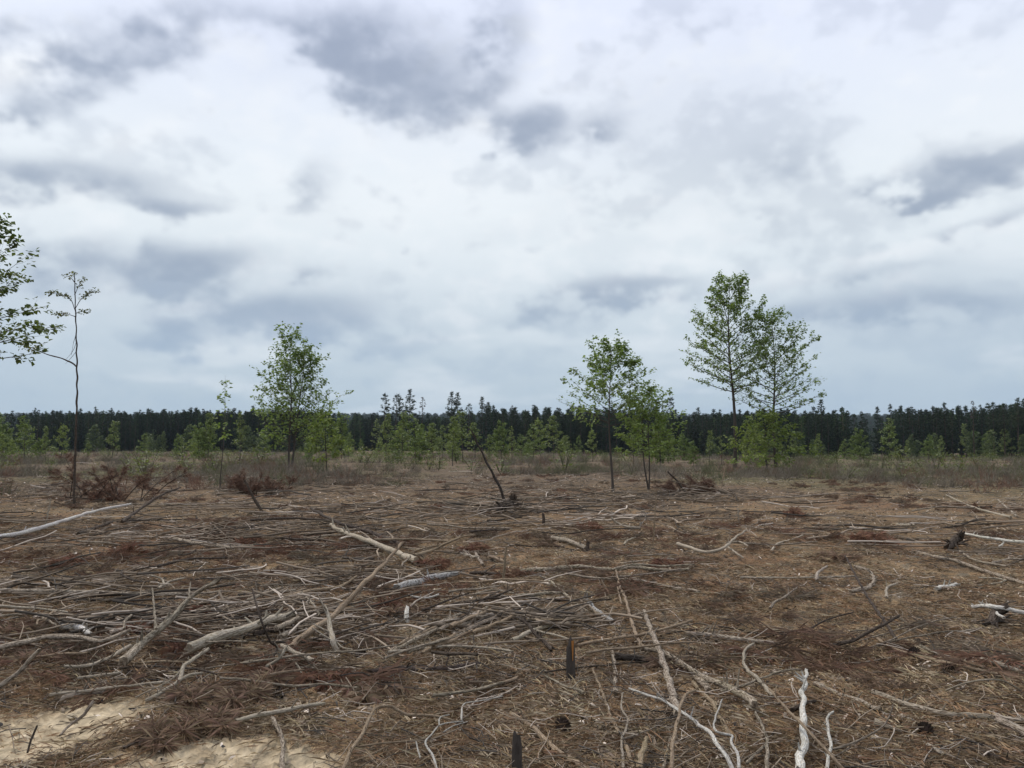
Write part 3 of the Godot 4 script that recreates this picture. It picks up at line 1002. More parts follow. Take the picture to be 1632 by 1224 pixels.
func build_trees() -> void:
	rng.seed = 465
	plant("young_tree", "full leafy green tree with a forked trunk, left of centre", "tree", -10.83, -40.98, tree_shapes({"height": 6.96, "base": 0.2, "wide": 2.5, "arms": 44, "steep": 0.55, "leaf": 0.16, "leaves": 9, "top": 2.0, "cone": 0.7, "trunk": 0.062, "stems": 2, "lean": 0.03, "twigs": 10, "col": Color(0.140, 0.200, 0.068), "col2": Color(0.260, 0.315, 0.120)}))
	rng.seed = 982
	plant("young_tree", "airy young tree on a slender straight dark trunk, right of centre", "tree", 3.10, -26.19, tree_shapes({"height": 4.79, "base": 0.44, "wide": 1.95, "arms": 46, "steep": 0.45, "leaf": 0.105, "leaves": 15, "top": 2.2, "cone": 1.0, "trunk": 0.042, "lean": 0.01, "lean_az": 3.14, "twigs": 10, "col": Color(0.140, 0.200, 0.068), "col2": Color(0.260, 0.315, 0.120)}))
	rng.seed = 1040
	plant("young_tree", "small low tree with two thin dark trunks beside the airy young tree", "tree", 4.43, -27.37, tree_shapes({"height": 3.54, "base": 0.38, "wide": 1.3, "arms": 22, "steep": 0.35, "leaf": 0.11, "leaves": 13, "trunk": 0.03, "stems": 2, "lean": 0.03, "lean_az": 0.6, "twigs": 9, "col": Color(0.140, 0.200, 0.068), "col2": Color(0.260, 0.315, 0.120)}))
	rng.seed = 1178
	plant("young_tree", "tallest tree, dark crowned and airy, on the right", "tree", 13.51, -50.95, tree_shapes({"height": 12.00, "base": 0.38, "wide": 3.2, "arms": 60, "steep": 0.5, "leaf": 0.165, "leaves": 15, "top": 2.3, "cone": 0.6, "trunk": 0.12, "lean": 0.015, "lean_az": 3.3, "twigs": 11, "col": Color(0.140, 0.200, 0.068), "col2": Color(0.260, 0.315, 0.120)}))
	rng.seed = 1244
	plant("young_tree", "broad airy tree touching the right side of the tallest tree", "tree", 16.06, -51.07, tree_shapes({"height": 9.61, "base": 0.34, "wide": 3.3, "arms": 56, "steep": 0.45, "leaf": 0.165, "leaves": 13, "top": 2.0, "trunk": 0.10, "lean": 0.01, "twigs": 11, "col": Color(0.140, 0.200, 0.068), "col2": Color(0.260, 0.315, 0.120)}))
	rng.seed = 1229
	plant("low_tree", "low layered yellow-green tree spreading beneath the two tall right trees", "tree", 14.67, -48.38, tree_shapes({"height": 3.36, "base": 0.12, "wide": 2.5, "arms": 30, "steep": 0.15, "leaf": 0.17, "leaves": 17, "trunk": 0.06, "bend": 0.0, "twigs": 11, "col": Color(0.160, 0.210, 0.062), "col2": Color(0.260, 0.290, 0.100)}))
	rng.seed = -67
	plant("edge_tree", "large leaved tree cut off by the left edge of the photo", "tree", -10.70, -16.17, tree_shapes({"height": 6.35, "base": 0.52, "wide": 1.75, "arms": 30, "steep": 0.35, "leaf": 0.115, "leaves": 14, "trunk": 0.06, "twigs": 10, "bend": 0.1, "col": Color(0.075, 0.105, 0.042), "col2": Color(0.16, 0.19, 0.08)}))
	rng.seed = 359
	plant("thin_sapling", "slim sparse sapling with a few leafy twigs left of the forked green tree", "sapling", -9.57, -27.65, tree_shapes({"height": 3.93, "base": 0.42, "wide": 0.42, "arms": 11, "steep": 0.6, "leaf": 0.14, "leaves": 6, "trunk": 0.022, "twigs": 4, "col": Color(0.140, 0.200, 0.068), "col2": Color(0.260, 0.315, 0.120)}))
	rng.seed = 527
	plant("bushy_sapling", "green low growth at the right foot of the forked green tree", "sapling", -9.85, -44.57, tree_shapes({"height": 3.23, "base": 0.2, "wide": 1.2, "arms": 18, "steep": 0.3, "leaf": 0.17, "leaves": 14, "trunk": 0.04, "twigs": 8, "col": Color(0.160, 0.210, 0.062), "col2": Color(0.260, 0.290, 0.100)}))
	tufted_sapling("tall bare-stemmed sapling with leafy top tufts and one long low branch", [V(-10.923, -0.05, -21.014), V(-10.932, 0.716, -21.014), V(-10.938, 1.812, -21.014), V(-10.944, 2.916, -21.014), V(-11.004, 4.186, -21.014), V(-11.068, 5.147, -21.014), V(-11.109, 5.856, -21.014)], [V(-10.98, 3.486, -21.014), V(-11.142, 3.601, -21.014), V(-11.415, 3.723, -21.014), V(-11.734, 3.781, -21.014), V(-12.056, 3.933, -21.014), V(-12.298, 4.015, -21.014)], [[V(-11.041, 4.826, -21.014), V(-11.181, 5.183, -21.014), V(-11.473, 5.349, -21.014), V(-11.744, 5.363, -21.014)], [V(-11.062, 4.955, -21.014), V(-10.911, 5.21, -21.014), V(-10.725, 5.338, -21.014), V(-10.553, 5.435, -21.014)], [V(-11.057, 4.827, -21.014), V(-10.932, 4.874, -21.014), V(-10.773, 4.89, -21.014)], [V(-11.101, 5.63, -21.014), V(-11.217, 5.763, -21.014), V(-11.313, 5.8, -21.014)], [V(-11.09, 5.309, -21.014), V(-10.987, 5.547, -21.014), V(-10.912, 5.709, -21.014)], [V(-11.039, 4.746, -21.014), V(-11.296, 4.836, -21.014), V(-11.566, 4.829, -21.014)]], [[V(-10.993, 3.867, -21.014), V(-11.144, 3.68, -21.014), V(-11.267, 3.558, -21.014)], [V(-11.001, 4.106, -21.014), V(-11.088, 3.87, -21.014), V(-11.239, 3.684, -21.014)], [V(-11.009, 4.346, -21.014), V(-11.078, 4.061, -21.014), V(-11.116, 3.775, -21.014)]])
	var kinds := []
	rng.seed = 77
	for k in 6:
		kinds.append(tree_shapes({"height": 4.0, "base": [0.18, 0.25, 0.12, 0.3, 0.2, 0.35][k], "wide": [1.0, 0.75, 1.25, 0.7, 1.0, 0.6][k], "arms": [17, 15, 18, 13, 16, 10][k], "steep": [0.3, 0.55, 0.15, 0.7, 0.4, 0.6][k], "leaf": 0.17, "leaves": [12, 10, 15, 9, 12, 7][k], "trunk": 0.035, "stems": [1, 1, 2, 1, 1, 1][k], "twigs": 7, "col": [Color(0.130, 0.175, 0.065), Color(0.145, 0.180, 0.085), Color(0.120, 0.170, 0.058), Color(0.145, 0.18, 0.09), Color(0.180, 0.215, 0.075), Color(0.14, 0.165, 0.085)][k], "col2": Color(0.225, 0.260, 0.115)}))
	plant("sapling", "bright yellow-green sapling before the pine woods, first one right of the left edge", "sapling", -37.23, -60.70, kinds[4], "saplings in front of the pine woods", 0.634, 1.48)
	plant("sapling", "twin-stemmed spreading sapling before the pine woods, second one right of the left edge", "sapling", -41.15, -67.99, kinds[2], "saplings in front of the pine woods", 1.042, 0.65)
	plant("sapling", "slender airy sapling before the pine woods, third one right of the left edge", "sapling", -42.32, -70.97, kinds[3], "saplings in front of the pine woods", 0.715, 2.49)
	plant("sapling", "bright yellow-green sapling before the pine woods, fourth one right of the left edge", "sapling", -34.94, -58.68, kinds[4], "saplings in front of the pine woods", 0.503, 0.97)
	plant("sapling", "bushy sapling before the pine woods, fifth one right of the left edge", "sapling", -43.10, -74.33, kinds[0], "saplings in front of the pine woods", 1.013, 0.42)
	plant("sapling", "twin-stemmed spreading sapling before the pine woods, sixth one right of the left edge", "sapling", -46.64, -82.55, kinds[2], "saplings in front of the pine woods", 0.539, 2.52)
	plant("sapling", "feathery sapling before the pine woods, seventh one right of the left edge", "sapling", -46.02, -82.55, kinds[1], "saplings in front of the pine woods", 0.662, 5.76)
	plant("sapling", "slender airy sapling before the pine woods, eighth one right of the left edge", "sapling", -34.97, -62.90, kinds[3], "saplings in front of the pine woods", 0.751, 5.03)
	plant("sapling", "bright yellow-green sapling before the pine woods, ninth one right of the left edge", "sapling", -36.48, -67.99, kinds[4], "saplings in front of the pine woods", 0.799, 4.81)
	plant("sapling", "feathery sapling before the pine woods, first one right of the tall bare sapling", "sapling", -35.85, -70.97, kinds[1], "saplings in front of the pine woods", 0.476, 1.39)
	plant("sapling", "slender airy sapling before the pine woods, second one right of the tall bare sapling", "sapling", -39.36, -82.55, kinds[3], "saplings in front of the pine woods", 1.002, 3.37)
	plant("sapling", "bushy sapling before the pine woods, third one right of the tall bare sapling", "sapling", -41.28, -93.92, kinds[0], "saplings in front of the pine woods", 0.683, 1.74)
	plant("sapling", "twin-stemmed spreading sapling before the pine woods, fourth one right of the tall bare sapling", "sapling", -37.20, -93.92, kinds[2], "saplings in front of the pine woods", 0.718, 1.08)
	plant("sapling", "sparse thin-crowned sapling before the pine woods, fifth one right of the tall bare sapling", "sapling", -29.16, -74.33, kinds[5], "saplings in front of the pine woods", 0.610, 0.67)
	plant("sapling", "bright yellow-green sapling before the pine woods, sixth one right of the tall bare sapling", "sapling", -23.04, -60.70, kinds[4], "saplings in front of the pine woods", 0.385, 1.35)
	plant("sapling", "bright yellow-green sapling before the pine woods, seventh one right of the tall bare sapling", "sapling", -31.09, -82.55, kinds[4], "saplings in front of the pine woods", 0.786, 5.82)
	plant("sapling", "bushy sapling before the pine woods, eighth one right of the tall bare sapling", "sapling", -35.24, -93.92, kinds[0], "saplings in front of the pine woods", 0.876, 5.21)
	plant("sapling", "twin-stemmed spreading sapling before the pine woods, ninth one right of the tall bare sapling", "sapling", -25.35, -67.99, kinds[2], "saplings in front of the pine woods", 0.774, 5.07)
	plant("sapling", "twin-stemmed spreading sapling before the pine woods, tenth one right of the tall bare sapling", "sapling", -25.93, -70.97, kinds[2], "saplings in front of the pine woods", 0.768, 5.03)
	plant("sapling", "feathery sapling before the pine woods, eleventh one right of the tall bare sapling", "sapling", -24.59, -67.99, kinds[1], "saplings in front of the pine woods", 1.042, 1.21)
	plant("sapling", "sparse thin-crowned sapling before the pine woods, first one right of the slim sparse sapling", "sapling", -16.90, -52.02, kinds[5], "saplings in front of the pine woods", 0.874, 1.95)
	plant("sapling", "bushy sapling before the pine woods, second one right of the slim sparse sapling", "sapling", -20.95, -70.97, kinds[0], "saplings in front of the pine woods", 0.715, 3.94)
	plant("sapling", "feathery sapling before the pine woods, first one right of the forked green tree", "sapling", -17.07, -67.99, kinds[1], "saplings in front of the pine woods", 0.300, 4.60)
	plant("sapling", "twin-stemmed spreading sapling before the pine woods, second one right of the forked green tree", "sapling", -17.29, -70.97, kinds[2], "saplings in front of the pine woods", 0.300, 5.37)
	plant("sapling", "twin-stemmed spreading sapling before the pine woods, third one right of the forked green tree", "sapling", -14.74, -60.70, kinds[2], "saplings in front of the pine woods", 0.441, 5.53)
	plant("sapling", "bushy sapling before the pine woods, fourth one right of the forked green tree", "sapling", -19.19, -82.55, kinds[0], "saplings in front of the pine woods", 1.404, 0.54)
	plant("sapling", "feathery sapling before the pine woods, fifth one right of the forked green tree", "sapling", -16.94, -78.14, kinds[1], "saplings in front of the pine woods", 0.379, 3.80)
	plant("sapling", "twin-stemmed spreading sapling before the pine woods, sixth one right of the forked green tree", "sapling", -19.80, -93.92, kinds[2], "saplings in front of the pine woods", 0.420, 4.22)
	plant("sapling", "bright yellow-green sapling before the pine woods, seventh one right of the forked green tree", "sapling", -19.66, -93.92, kinds[4], "saplings in front of the pine woods", 0.613, 3.18)
	plant("sapling", "twin-stemmed spreading sapling before the pine woods, eighth one right of the forked green tree", "sapling", -16.72, -82.55, kinds[2], "saplings in front of the pine woods", 1.203, 1.12)
	plant("sapling", "bushy sapling before the pine woods, ninth one right of the forked green tree", "sapling", -15.24, -78.14, kinds[0], "saplings in front of the pine woods", 0.597, 2.97)
	plant("sapling", "twin-stemmed spreading sapling before the pine woods, tenth one right of the forked green tree", "sapling", -22.23, -123.40, kinds[2], "saplings in front of the pine woods", 0.644, 0.56)
	plant("sapling", "sparse thin-crowned sapling before the pine woods, eleventh one right of the forked green tree", "sapling", -27.91, -173.65, kinds[5], "saplings in front of the pine woods", 1.979, 5.87)
	plant("sapling", "bright yellow-green sapling before the pine woods, twelfth one right of the forked green tree", "sapling", -10.30, -65.32, kinds[4], "saplings in front of the pine woods", 0.438, 5.44)
	plant("sapling", "feathery sapling before the pine woods, thirteenth one right of the forked green tree", "sapling", -14.32, -93.92, kinds[1], "saplings in front of the pine woods", 0.438, 3.44)
	plant("sapling", "bright yellow-green sapling before the pine woods, fourteenth one right of the forked green tree", "sapling", -13.24, -87.72, kinds[4], "saplings in front of the pine woods", 0.458, 1.89)
	plant("sapling", "feathery sapling before the pine woods, fifteenth one right of the forked green tree", "sapling", -10.66, -70.97, kinds[1], "saplings in front of the pine woods", 1.074, 5.71)
	plant("sapling", "twin-stemmed spreading sapling before the pine woods, sixteenth one right of the forked green tree", "sapling", -12.71, -93.92, kinds[2], "saplings in front of the pine woods", 1.017, 3.59)
	plant("sapling", "slender airy sapling before the pine woods, seventeenth one right of the forked green tree", "sapling", -9.72, -74.33, kinds[3], "saplings in front of the pine woods", 1.153, 5.54)
	plant("sapling", "bushy sapling before the pine woods, eighteenth one right of the forked green tree", "sapling", -6.98, -60.70, kinds[0], "saplings in front of the pine woods", 0.907, 5.33)
	plant("sapling", "twin-stemmed spreading sapling before the pine woods, nineteenth one right of the forked green tree", "sapling", -6.96, -62.90, kinds[2], "saplings in front of the pine woods", 0.751, 3.19)
	plant("sapling", "bright yellow-green sapling before the pine woods, twentieth one right of the forked green tree", "sapling", -6.06, -62.90, kinds[4], "saplings in front of the pine woods", 0.692, 2.60)
	plant("sapling", "feathery sapling before the pine woods, twenty-first one right of the forked green tree", "sapling", -5.35, -56.83, kinds[1], "saplings in front of the pine woods", 0.785, 3.76)
	plant("sapling", "slender airy sapling before the pine woods, twenty-second one right of the forked green tree", "sapling", -5.84, -67.99, kinds[3], "saplings in front of the pine woods", 0.532, 2.71)
	plant("sapling", "slender airy sapling before the pine woods, twenty-third one right of the forked green tree", "sapling", -5.83, -70.97, kinds[3], "saplings in front of the pine woods", 0.848, 1.01)
	plant("sapling", "bright yellow-green sapling before the pine woods, twenty-fourth one right of the forked green tree", "sapling", -6.69, -87.72, kinds[4], "saplings in front of the pine woods", 0.523, 1.92)
	plant("sapling", "feathery sapling before the pine woods, twenty-fifth one right of the forked green tree", "sapling", -5.84, -78.14, kinds[1], "saplings in front of the pine woods", 0.554, 5.10)
	plant("sapling", "bushy sapling before the pine woods, twenty-sixth one right of the forked green tree", "sapling", -4.88, -67.99, kinds[0], "saplings in front of the pine woods", 0.300, 0.27)
	plant("sapling", "feathery sapling before the pine woods, twenty-seventh one right of the forked green tree", "sapling", -4.12, -58.68, kinds[1], "saplings in front of the pine woods", 0.932, 0.29)
	plant("sapling", "bright yellow-green sapling before the pine woods, twenty-eighth one right of the forked green tree", "sapling", -4.57, -67.99, kinds[4], "saplings in front of the pine woods", 0.812, 3.93)
	plant("sapling", "twin-stemmed spreading sapling before the pine woods, twenty-ninth one right of the forked green tree", "sapling", -4.67, -70.97, kinds[2], "saplings in front of the pine woods", 0.543, 1.76)
	plant("sapling", "slender airy sapling before the pine woods, thirtieth one right of the forked green tree", "sapling", -3.86, -65.32, kinds[3], "saplings in front of the pine woods", 1.050, 3.36)
	plant("sapling", "feathery sapling before the pine woods, first one right of the bent dark snag", "sapling", -3.13, -70.97, kinds[1], "saplings in front of the pine woods", 0.901, 2.96)
	plant("sapling", "bright yellow-green sapling before the pine woods, second one right of the bent dark snag", "sapling", -2.06, -74.33, kinds[4], "saplings in front of the pine woods", 0.300, 2.15)
	plant("sapling", "feathery sapling before the pine woods, third one right of the bent dark snag", "sapling", -2.00, -74.33, kinds[1], "saplings in front of the pine woods", 0.624, 6.26)
	plant("sapling", "twin-stemmed spreading sapling before the pine woods, fourth one right of the bent dark snag", "sapling", -1.05, -87.72, kinds[2], "saplings in front of the pine woods", 1.048, 1.23)
	plant("sapling", "sparse thin-crowned sapling before the pine woods, fifth one right of the bent dark snag", "sapling", 0.00, -62.90, kinds[5], "saplings in front of the pine woods", 0.751, 2.59)
	plant("sapling", "sparse thin-crowned sapling before the pine woods, sixth one right of the bent dark snag", "sapling", 0.22, -74.33, kinds[5], "saplings in front of the pine woods", 0.499, 1.27)
	plant("sapling", "bushy sapling before the pine woods, seventh one right of the bent dark snag", "sapling", 0.78, -65.32, kinds[0], "saplings in front of the pine woods", 0.585, 3.97)
	plant("sapling", "twin-stemmed spreading sapling before the pine woods, eighth one right of the bent dark snag", "sapling", 1.40, -78.17, kinds[2], "saplings in front of the pine woods", 0.466, 1.74)
	plant("sapling", "twin-stemmed spreading sapling before the pine woods, ninth one right of the bent dark snag", "sapling", 1.79, -82.61, kinds[2], "saplings in front of the pine woods", 0.508, 2.23)
	plant("sapling", "bushy sapling before the pine woods, tenth one right of the bent dark snag", "sapling", 1.89, -74.37, kinds[0], "saplings in front of the pine woods", 0.819, 4.69)
	plant("sapling", "bright yellow-green sapling before the pine woods, eleventh one right of the bent dark snag", "sapling", 4.20, -124.98, kinds[4], "saplings in front of the pine woods", 1.447, 2.01)
	plant("sapling", "feathery sapling before the pine woods, twelfth one right of the bent dark snag", "sapling", 4.35, -88.18, kinds[1], "saplings in front of the pine woods", 1.219, 3.51)
	plant("sapling", "bright yellow-green sapling before the pine woods, thirteenth one right of the bent dark snag", "sapling", 3.76, -62.98, kinds[4], "saplings in front of the pine woods", 0.446, 5.68)
	plant("sapling", "bright yellow-green sapling before the pine woods, fourteenth one right of the bent dark snag", "sapling", 4.87, -78.49, kinds[4], "saplings in front of the pine woods", 0.571, 0.63)
	plant("sapling", "slender airy sapling before the pine woods, fifteenth one right of the bent dark snag", "sapling", 4.53, -68.16, kinds[3], "saplings in front of the pine woods", 0.597, 0.39)
	plant("sapling", "bushy sapling before the pine woods, sixteenth one right of the bent dark snag", "sapling", 5.35, -68.22, kinds[0], "saplings in front of the pine woods", 0.572, 1.44)
	plant("sapling", "bright yellow-green sapling before the pine woods, seventeenth one right of the bent dark snag", "sapling", 6.32, -65.58, kinds[4], "saplings in front of the pine woods", 0.710, 4.81)
	plant("sapling", "bright yellow-green sapling before the pine woods, first one right of the airy young tree", "sapling", 8.85, -61.05, kinds[4], "saplings in front of the pine woods", 0.569, 3.86)
	plant("sapling", "feathery sapling before the pine woods, second one right of the airy young tree", "sapling", 13.84, -80.89, kinds[1], "saplings in front of the pine woods", 0.906, 1.49)
	plant("sapling", "sparse thin-crowned sapling before the pine woods, third one right of the airy young tree", "sapling", 11.01, -63.54, kinds[5], "saplings in front of the pine woods", 0.628, 2.08)
	plant("sapling", "twin-stemmed spreading sapling before the pine woods, fourth one right of the airy young tree", "sapling", 11.01, -63.54, kinds[2], "saplings in front of the pine woods", 0.521, 1.11)
	plant("sapling", "twin-stemmed spreading sapling before the pine woods, fifth one right of the airy young tree", "sapling", 10.08, -57.16, kinds[2], "saplings in front of the pine woods", 0.929, 2.88)
	plant("sapling", "bushy sapling before the pine woods, sixth one right of the airy young tree", "sapling", 11.45, -61.28, kinds[0], "saplings in front of the pine woods", 0.617, 0.27)
	plant("sapling", "feathery sapling before the pine woods, seventh one right of the airy young tree", "sapling", 14.63, -76.75, kinds[1], "saplings in front of the pine woods", 0.300, 4.38)
	plant("sapling", "feathery sapling before the pine woods, eighth one right of the airy young tree", "sapling", 13.47, -69.35, kinds[1], "saplings in front of the pine woods", 0.608, 5.63)
	plant("sapling", "twin-stemmed spreading sapling before the pine woods, ninth one right of the airy young tree", "sapling", 15.01, -73.03, kinds[2], "saplings in front of the pine woods", 0.640, 6.00)
	plant("sapling", "twin-stemmed spreading sapling before the pine woods, tenth one right of the airy young tree", "sapling", 12.80, -59.29, kinds[2], "saplings in front of the pine woods", 0.453, 4.62)
	plant("sapling", "slender airy sapling before the pine woods, eleventh one right of the airy young tree", "sapling", 14.50, -61.61, kinds[3], "saplings in front of the pine woods", 0.597, 6.03)
	plant("sapling", "sparse thin-crowned sapling before the pine woods, twelfth one right of the airy young tree", "sapling", 14.84, -59.49, kinds[5], "saplings in front of the pine woods", 0.566, 0.11)
	plant("sapling", "twin-stemmed spreading sapling before the pine woods, first one right of the tallest tree", "sapling", 18.00, -67.29, kinds[2], "saplings in front of the pine woods", 0.300, 1.81)
	plant("sapling", "sparse thin-crowned sapling before the pine woods, second one right of the tallest tree", "sapling", 16.59, -59.68, kinds[5], "saplings in front of the pine woods", 0.411, 6.07)
	plant("sapling", "bright yellow-green sapling before the pine woods, third one right of the tallest tree", "sapling", 16.10, -57.63, kinds[4], "saplings in front of the pine woods", 0.666, 4.87)
	plant("sapling", "bushy sapling before the pine woods, fourth one right of the tallest tree", "sapling", 23.18, -80.57, kinds[0], "saplings in front of the pine woods", 0.526, 2.58)
	plant("sapling", "slender airy sapling before the pine woods, fifth one right of the tallest tree", "sapling", 30.85, -106.93, kinds[3], "saplings in front of the pine woods", 1.198, 5.92)
	plant("sapling", "slender airy sapling before the pine woods, first one right of the broad airy tree", "sapling", 27.98, -83.78, kinds[3], "saplings in front of the pine woods", 0.781, 3.90)
	plant("sapling", "feathery sapling before the pine woods, second one right of the broad airy tree", "sapling", 22.97, -62.87, kinds[1], "saplings in front of the pine woods", 0.586, 5.14)
	plant("sapling", "bushy sapling before the pine woods, third one right of the broad airy tree", "sapling", 26.18, -66.24, kinds[0], "saplings in front of the pine woods", 0.481, 1.84)
	plant("sapling", "twin-stemmed spreading sapling before the pine woods, fourth one right of the broad airy tree", "sapling", 29.23, -70.36, kinds[2], "saplings in front of the pine woods", 0.735, 1.20)
	plant("sapling", "bushy sapling before the pine woods, fifth one right of the broad airy tree", "sapling", 32.30, -71.45, kinds[0], "saplings in front of the pine woods", 0.934, 2.79)
	plant("sapling", "slender airy sapling before the pine woods, sixth one right of the broad airy tree", "sapling", 36.93, -78.21, kinds[3], "saplings in front of the pine woods", 0.539, 0.86)
	plant("sapling", "twin-stemmed spreading sapling before the pine woods, seventh one right of the broad airy tree", "sapling", 60.11, -121.15, kinds[2], "saplings in front of the pine woods", 0.994, 2.40)
	plant("sapling", "feathery sapling before the pine woods, eighth one right of the broad airy tree", "sapling", 73.86, -144.51, kinds[1], "saplings in front of the pine woods", 1.213, 6.04)
	plant("sapling", "slender airy sapling before the pine woods, ninth one right of the broad airy tree", "sapling", 96.60, -178.51, kinds[3], "saplings in front of the pine woods", 1.966, 2.08)
	plant("sapling", "twin-stemmed spreading sapling before the pine woods, tenth one right of the broad airy tree", "sapling", 98.70, -173.98, kinds[2], "saplings in front of the pine woods", 1.331, 0.06)
	plant("sapling", "bright yellow-green sapling before the pine woods, eleventh one right of the broad airy tree", "sapling", 100.22, -170.59, kinds[4], "saplings in front of the pine woods", 1.624, 0.28)

func build_slash() -> void:
	wood("fallen_pole", "stout tan barkless pole slanting down to the bottom edge beside a charred stub", "pole", "tan", 0.0160, 0.0106, [V(0.377, 0.034, -4.169), V(0.21, 0.034, -4.498), V(0.135, 0.034, -4.725), V(-0.008, 0.034, -5.132)], "the tan foreground pole", [])
	wood("broken_branch", "brown speckled branch pointing away, touching the wavy pale root", "branch", "tan", 0.0111, 0.0074, [V(0.582, 0.034, -4.11), V(0.59, 0.034, -4.392), V(0.592, 0.034, -4.651), V(0.573, 0.034, -4.917), V(0.561, 0.034, -5.313), V(0.563, 0.034, -5.978)], "", [])
	wood("pale_root", "thin wavy pale root snaking away from the bottom edge", "root", "pale", 0.0071, 0.0054, [V(0.531, 0.052, -4.089), V(0.551, 0.052, -4.286), V(0.579, 0.052, -4.526), V(0.629, 0.052, -4.72), V(0.656, 0.052, -4.869), V(0.644, 0.052, -5.052), V(0.681, 0.052, -5.242)], "", [[0.004, 0.003, [V(0.57, 0.072, -4.455), V(0.663, 0.072, -4.552), V(0.81, 0.072, -4.731)]]])
	wood("bark_pole", "straight grey bark pole pointing away, crossing the criss-crossed heap", "pole", "grey", 0.0236, 0.0165, [V(0.959, 0.052, -4.958), V(0.975, 0.062, -5.132), V(1.037, 0.082, -5.666), V(1.076, 0.102, -6.195), V(1.132, 0.082, -6.976), V(1.218, 0.052, -7.851)], "the straight grey bark pole", [])
	wood("white_forked_branch", "crooked bleached white branch with an antler-like fork at the bottom edge", "branch", "white", 0.0108, 0.0063, [V(1.039, 0.072, -4.047), V(1.029, 0.102, -4.118), V(1.01, 0.122, -4.2), V(1.015, 0.122, -4.375), V(0.987, 0.122, -4.554), V(0.991, 0.122, -4.682), V(0.937, 0.122, -4.843), V(0.887, 0.102, -5.016), V(0.815, 0.072, -5.192), V(0.734, 0.052, -5.347)], "the white antler-like branch", [[0.008, 0.004, [V(1.03, 0.142, -3.899), V(1.067, 0.142, -4.069), V(1.082, 0.142, -4.241), V(1.114, 0.142, -4.34), V(1.062, 0.142, -4.345), V(1.038, 0.142, -4.406), V(1.138, 0.142, -4.777), V(1.225, 0.142, -4.987)]]])
	wood("upright_branch", "pale tan branch with a hooked tip, crossing over the white antler-like branch", "branch", "tan", 0.0107, 0.0072, [V(0.745, 0.062, -4.023), V(0.796, 0.122, -4.237), V(0.861, 0.162, -4.451), V(0.923, 0.192, -4.678), V(0.973, 0.222, -4.805), V(1.055, 0.222, -4.92)], "", [])
	wood("thin_stick", "thin curved grey stick left of the hooked tan branch at bottom edge", "stick", "grey", 0.0071, 0.0044, [V(0.725, 0.034, -4.103), V(0.811, 0.034, -4.456), V(0.857, 0.034, -4.647), V(0.876, 0.034, -4.807)], "", [])
	wood("short_log", "short thick tan stick end cut square near the bottom edge", "log", "tan", 0.0159, 0.0127, [V(0.593, 0.072, -4.021), V(0.637, 0.072, -4.193), V(0.7, 0.072, -4.451)], "", [])
	wood("crossing_pole", "grey pole lying under the straight bark pole in the criss-crossed heap", "pole", "grey", 0.0220, 0.0171, [V(1.284, 0.036, -5.57), V(1.242, 0.037, -6.052), V(1.138, 0.038, -6.415), V(1, 0.038, -6.528)], "", [])
	wood("crossing_pole", "dark sided pole slanting right out of the criss-crossed heap", "pole", "grey", 0.0236, 0.0150, [V(1.44, 0.072, -5.075), V(1.401, 0.072, -5.318), V(1.362, 0.072, -5.552), V(1.299, 0.072, -5.723), V(1.229, 0.072, -5.95)], "the criss-crossed pole heap", [])
	wood("crossing_pole", "mottled tan pole running down from the criss-crossed heap to the white fork", "pole", "tan", 0.0142, 0.0122, [V(1.206, 0.034, -4.709), V(1.217, 0.034, -4.834), V(1.213, 0.034, -5.031), V(1.224, 0.034, -5.262), V(1.22, 0.034, -5.469), V(1.217, 0.034, -5.753)], "", [])
	wood("charred_log", "short blackened log lying crosswise behind the straight bark pole", "log", "char", 0.0285, 0.0237, [V(0.77, 0.043, -6.265), V(0.94, 0.043, -6.258), V(1.077, 0.043, -6.151)], "", [])
	wood("mottled_stick", "mottled grey stick pointing away just left of the short blackened log", "stick", "grey", 0.0161, 0.0115, [V(0.644, 0.034, -5.32), V(0.681, 0.034, -5.651), V(0.73, 0.034, -6.085), V(0.77, 0.034, -6.577)], "", [])
	wood("fallen_log", "long grey log lying crosswise, right of the straight bark pole", "log", "grey", 0.0210, 0.0183, [V(1.418, 0.038, -6.871), V(1.67, 0.038, -6.785), V(1.855, 0.038, -6.732), V(2.075, 0.038, -6.706)], "the long grey crosswise log", [])
	wood("bent_branch", "pale elbow-bent branch hooked against the end of the long grey log", "branch", "pale", 0.0139, 0.0092, [V(1.6, 0.042, -5.241), V(1.63, 0.052, -5.701), V(1.621, 0.072, -5.941), V(1.723, 0.092, -6.308), V(1.834, 0.102, -6.483)], "", [[0.007, 0.004, [V(1.71, 0.082, -6.261), V(1.609, 0.082, -6.262)]]])
	wood("thin_pole", "slim tan pole with a split end pointing away behind the grey bark pole", "pole", "tan", 0.0161, 0.0112, [V(0.99, 0.062, -6.495), V(0.999, 0.062, -6.814), V(1.066, 0.062, -7.638), V(1.124, 0.062, -8.492), V(1.146, 0.062, -9.008), V(1.271, 0.062, -10.394)], "the slim split tan pole", [[0.01, 0.007, [V(1.048, 0.052, -8.107), V(1.093, 0.052, -8.695), V(1.206, 0.052, -9.813)]]])
	wood("forked_twig", "pale three-armed twig lying just below the orange-streaked charred stub", "branch", "pale", 0.0092, 0.0041, [V(0.439, 0.052, -5.248), V(0.423, 0.052, -5.286), V(0.317, 0.052, -5.46), V(0.197, 0.052, -5.812)], "", [[0.005, 0.003, [V(0.442, 0.042, -5.281), V(0.363, 0.042, -5.262), V(0.214, 0.042, -5.397), V(0.063, 0.042, -5.364)]], [0.005, 0.003, [V(0.372, 0.072, -5.283), V(0.437, 0.072, -5.455), V(0.51, 0.072, -5.554)]]])
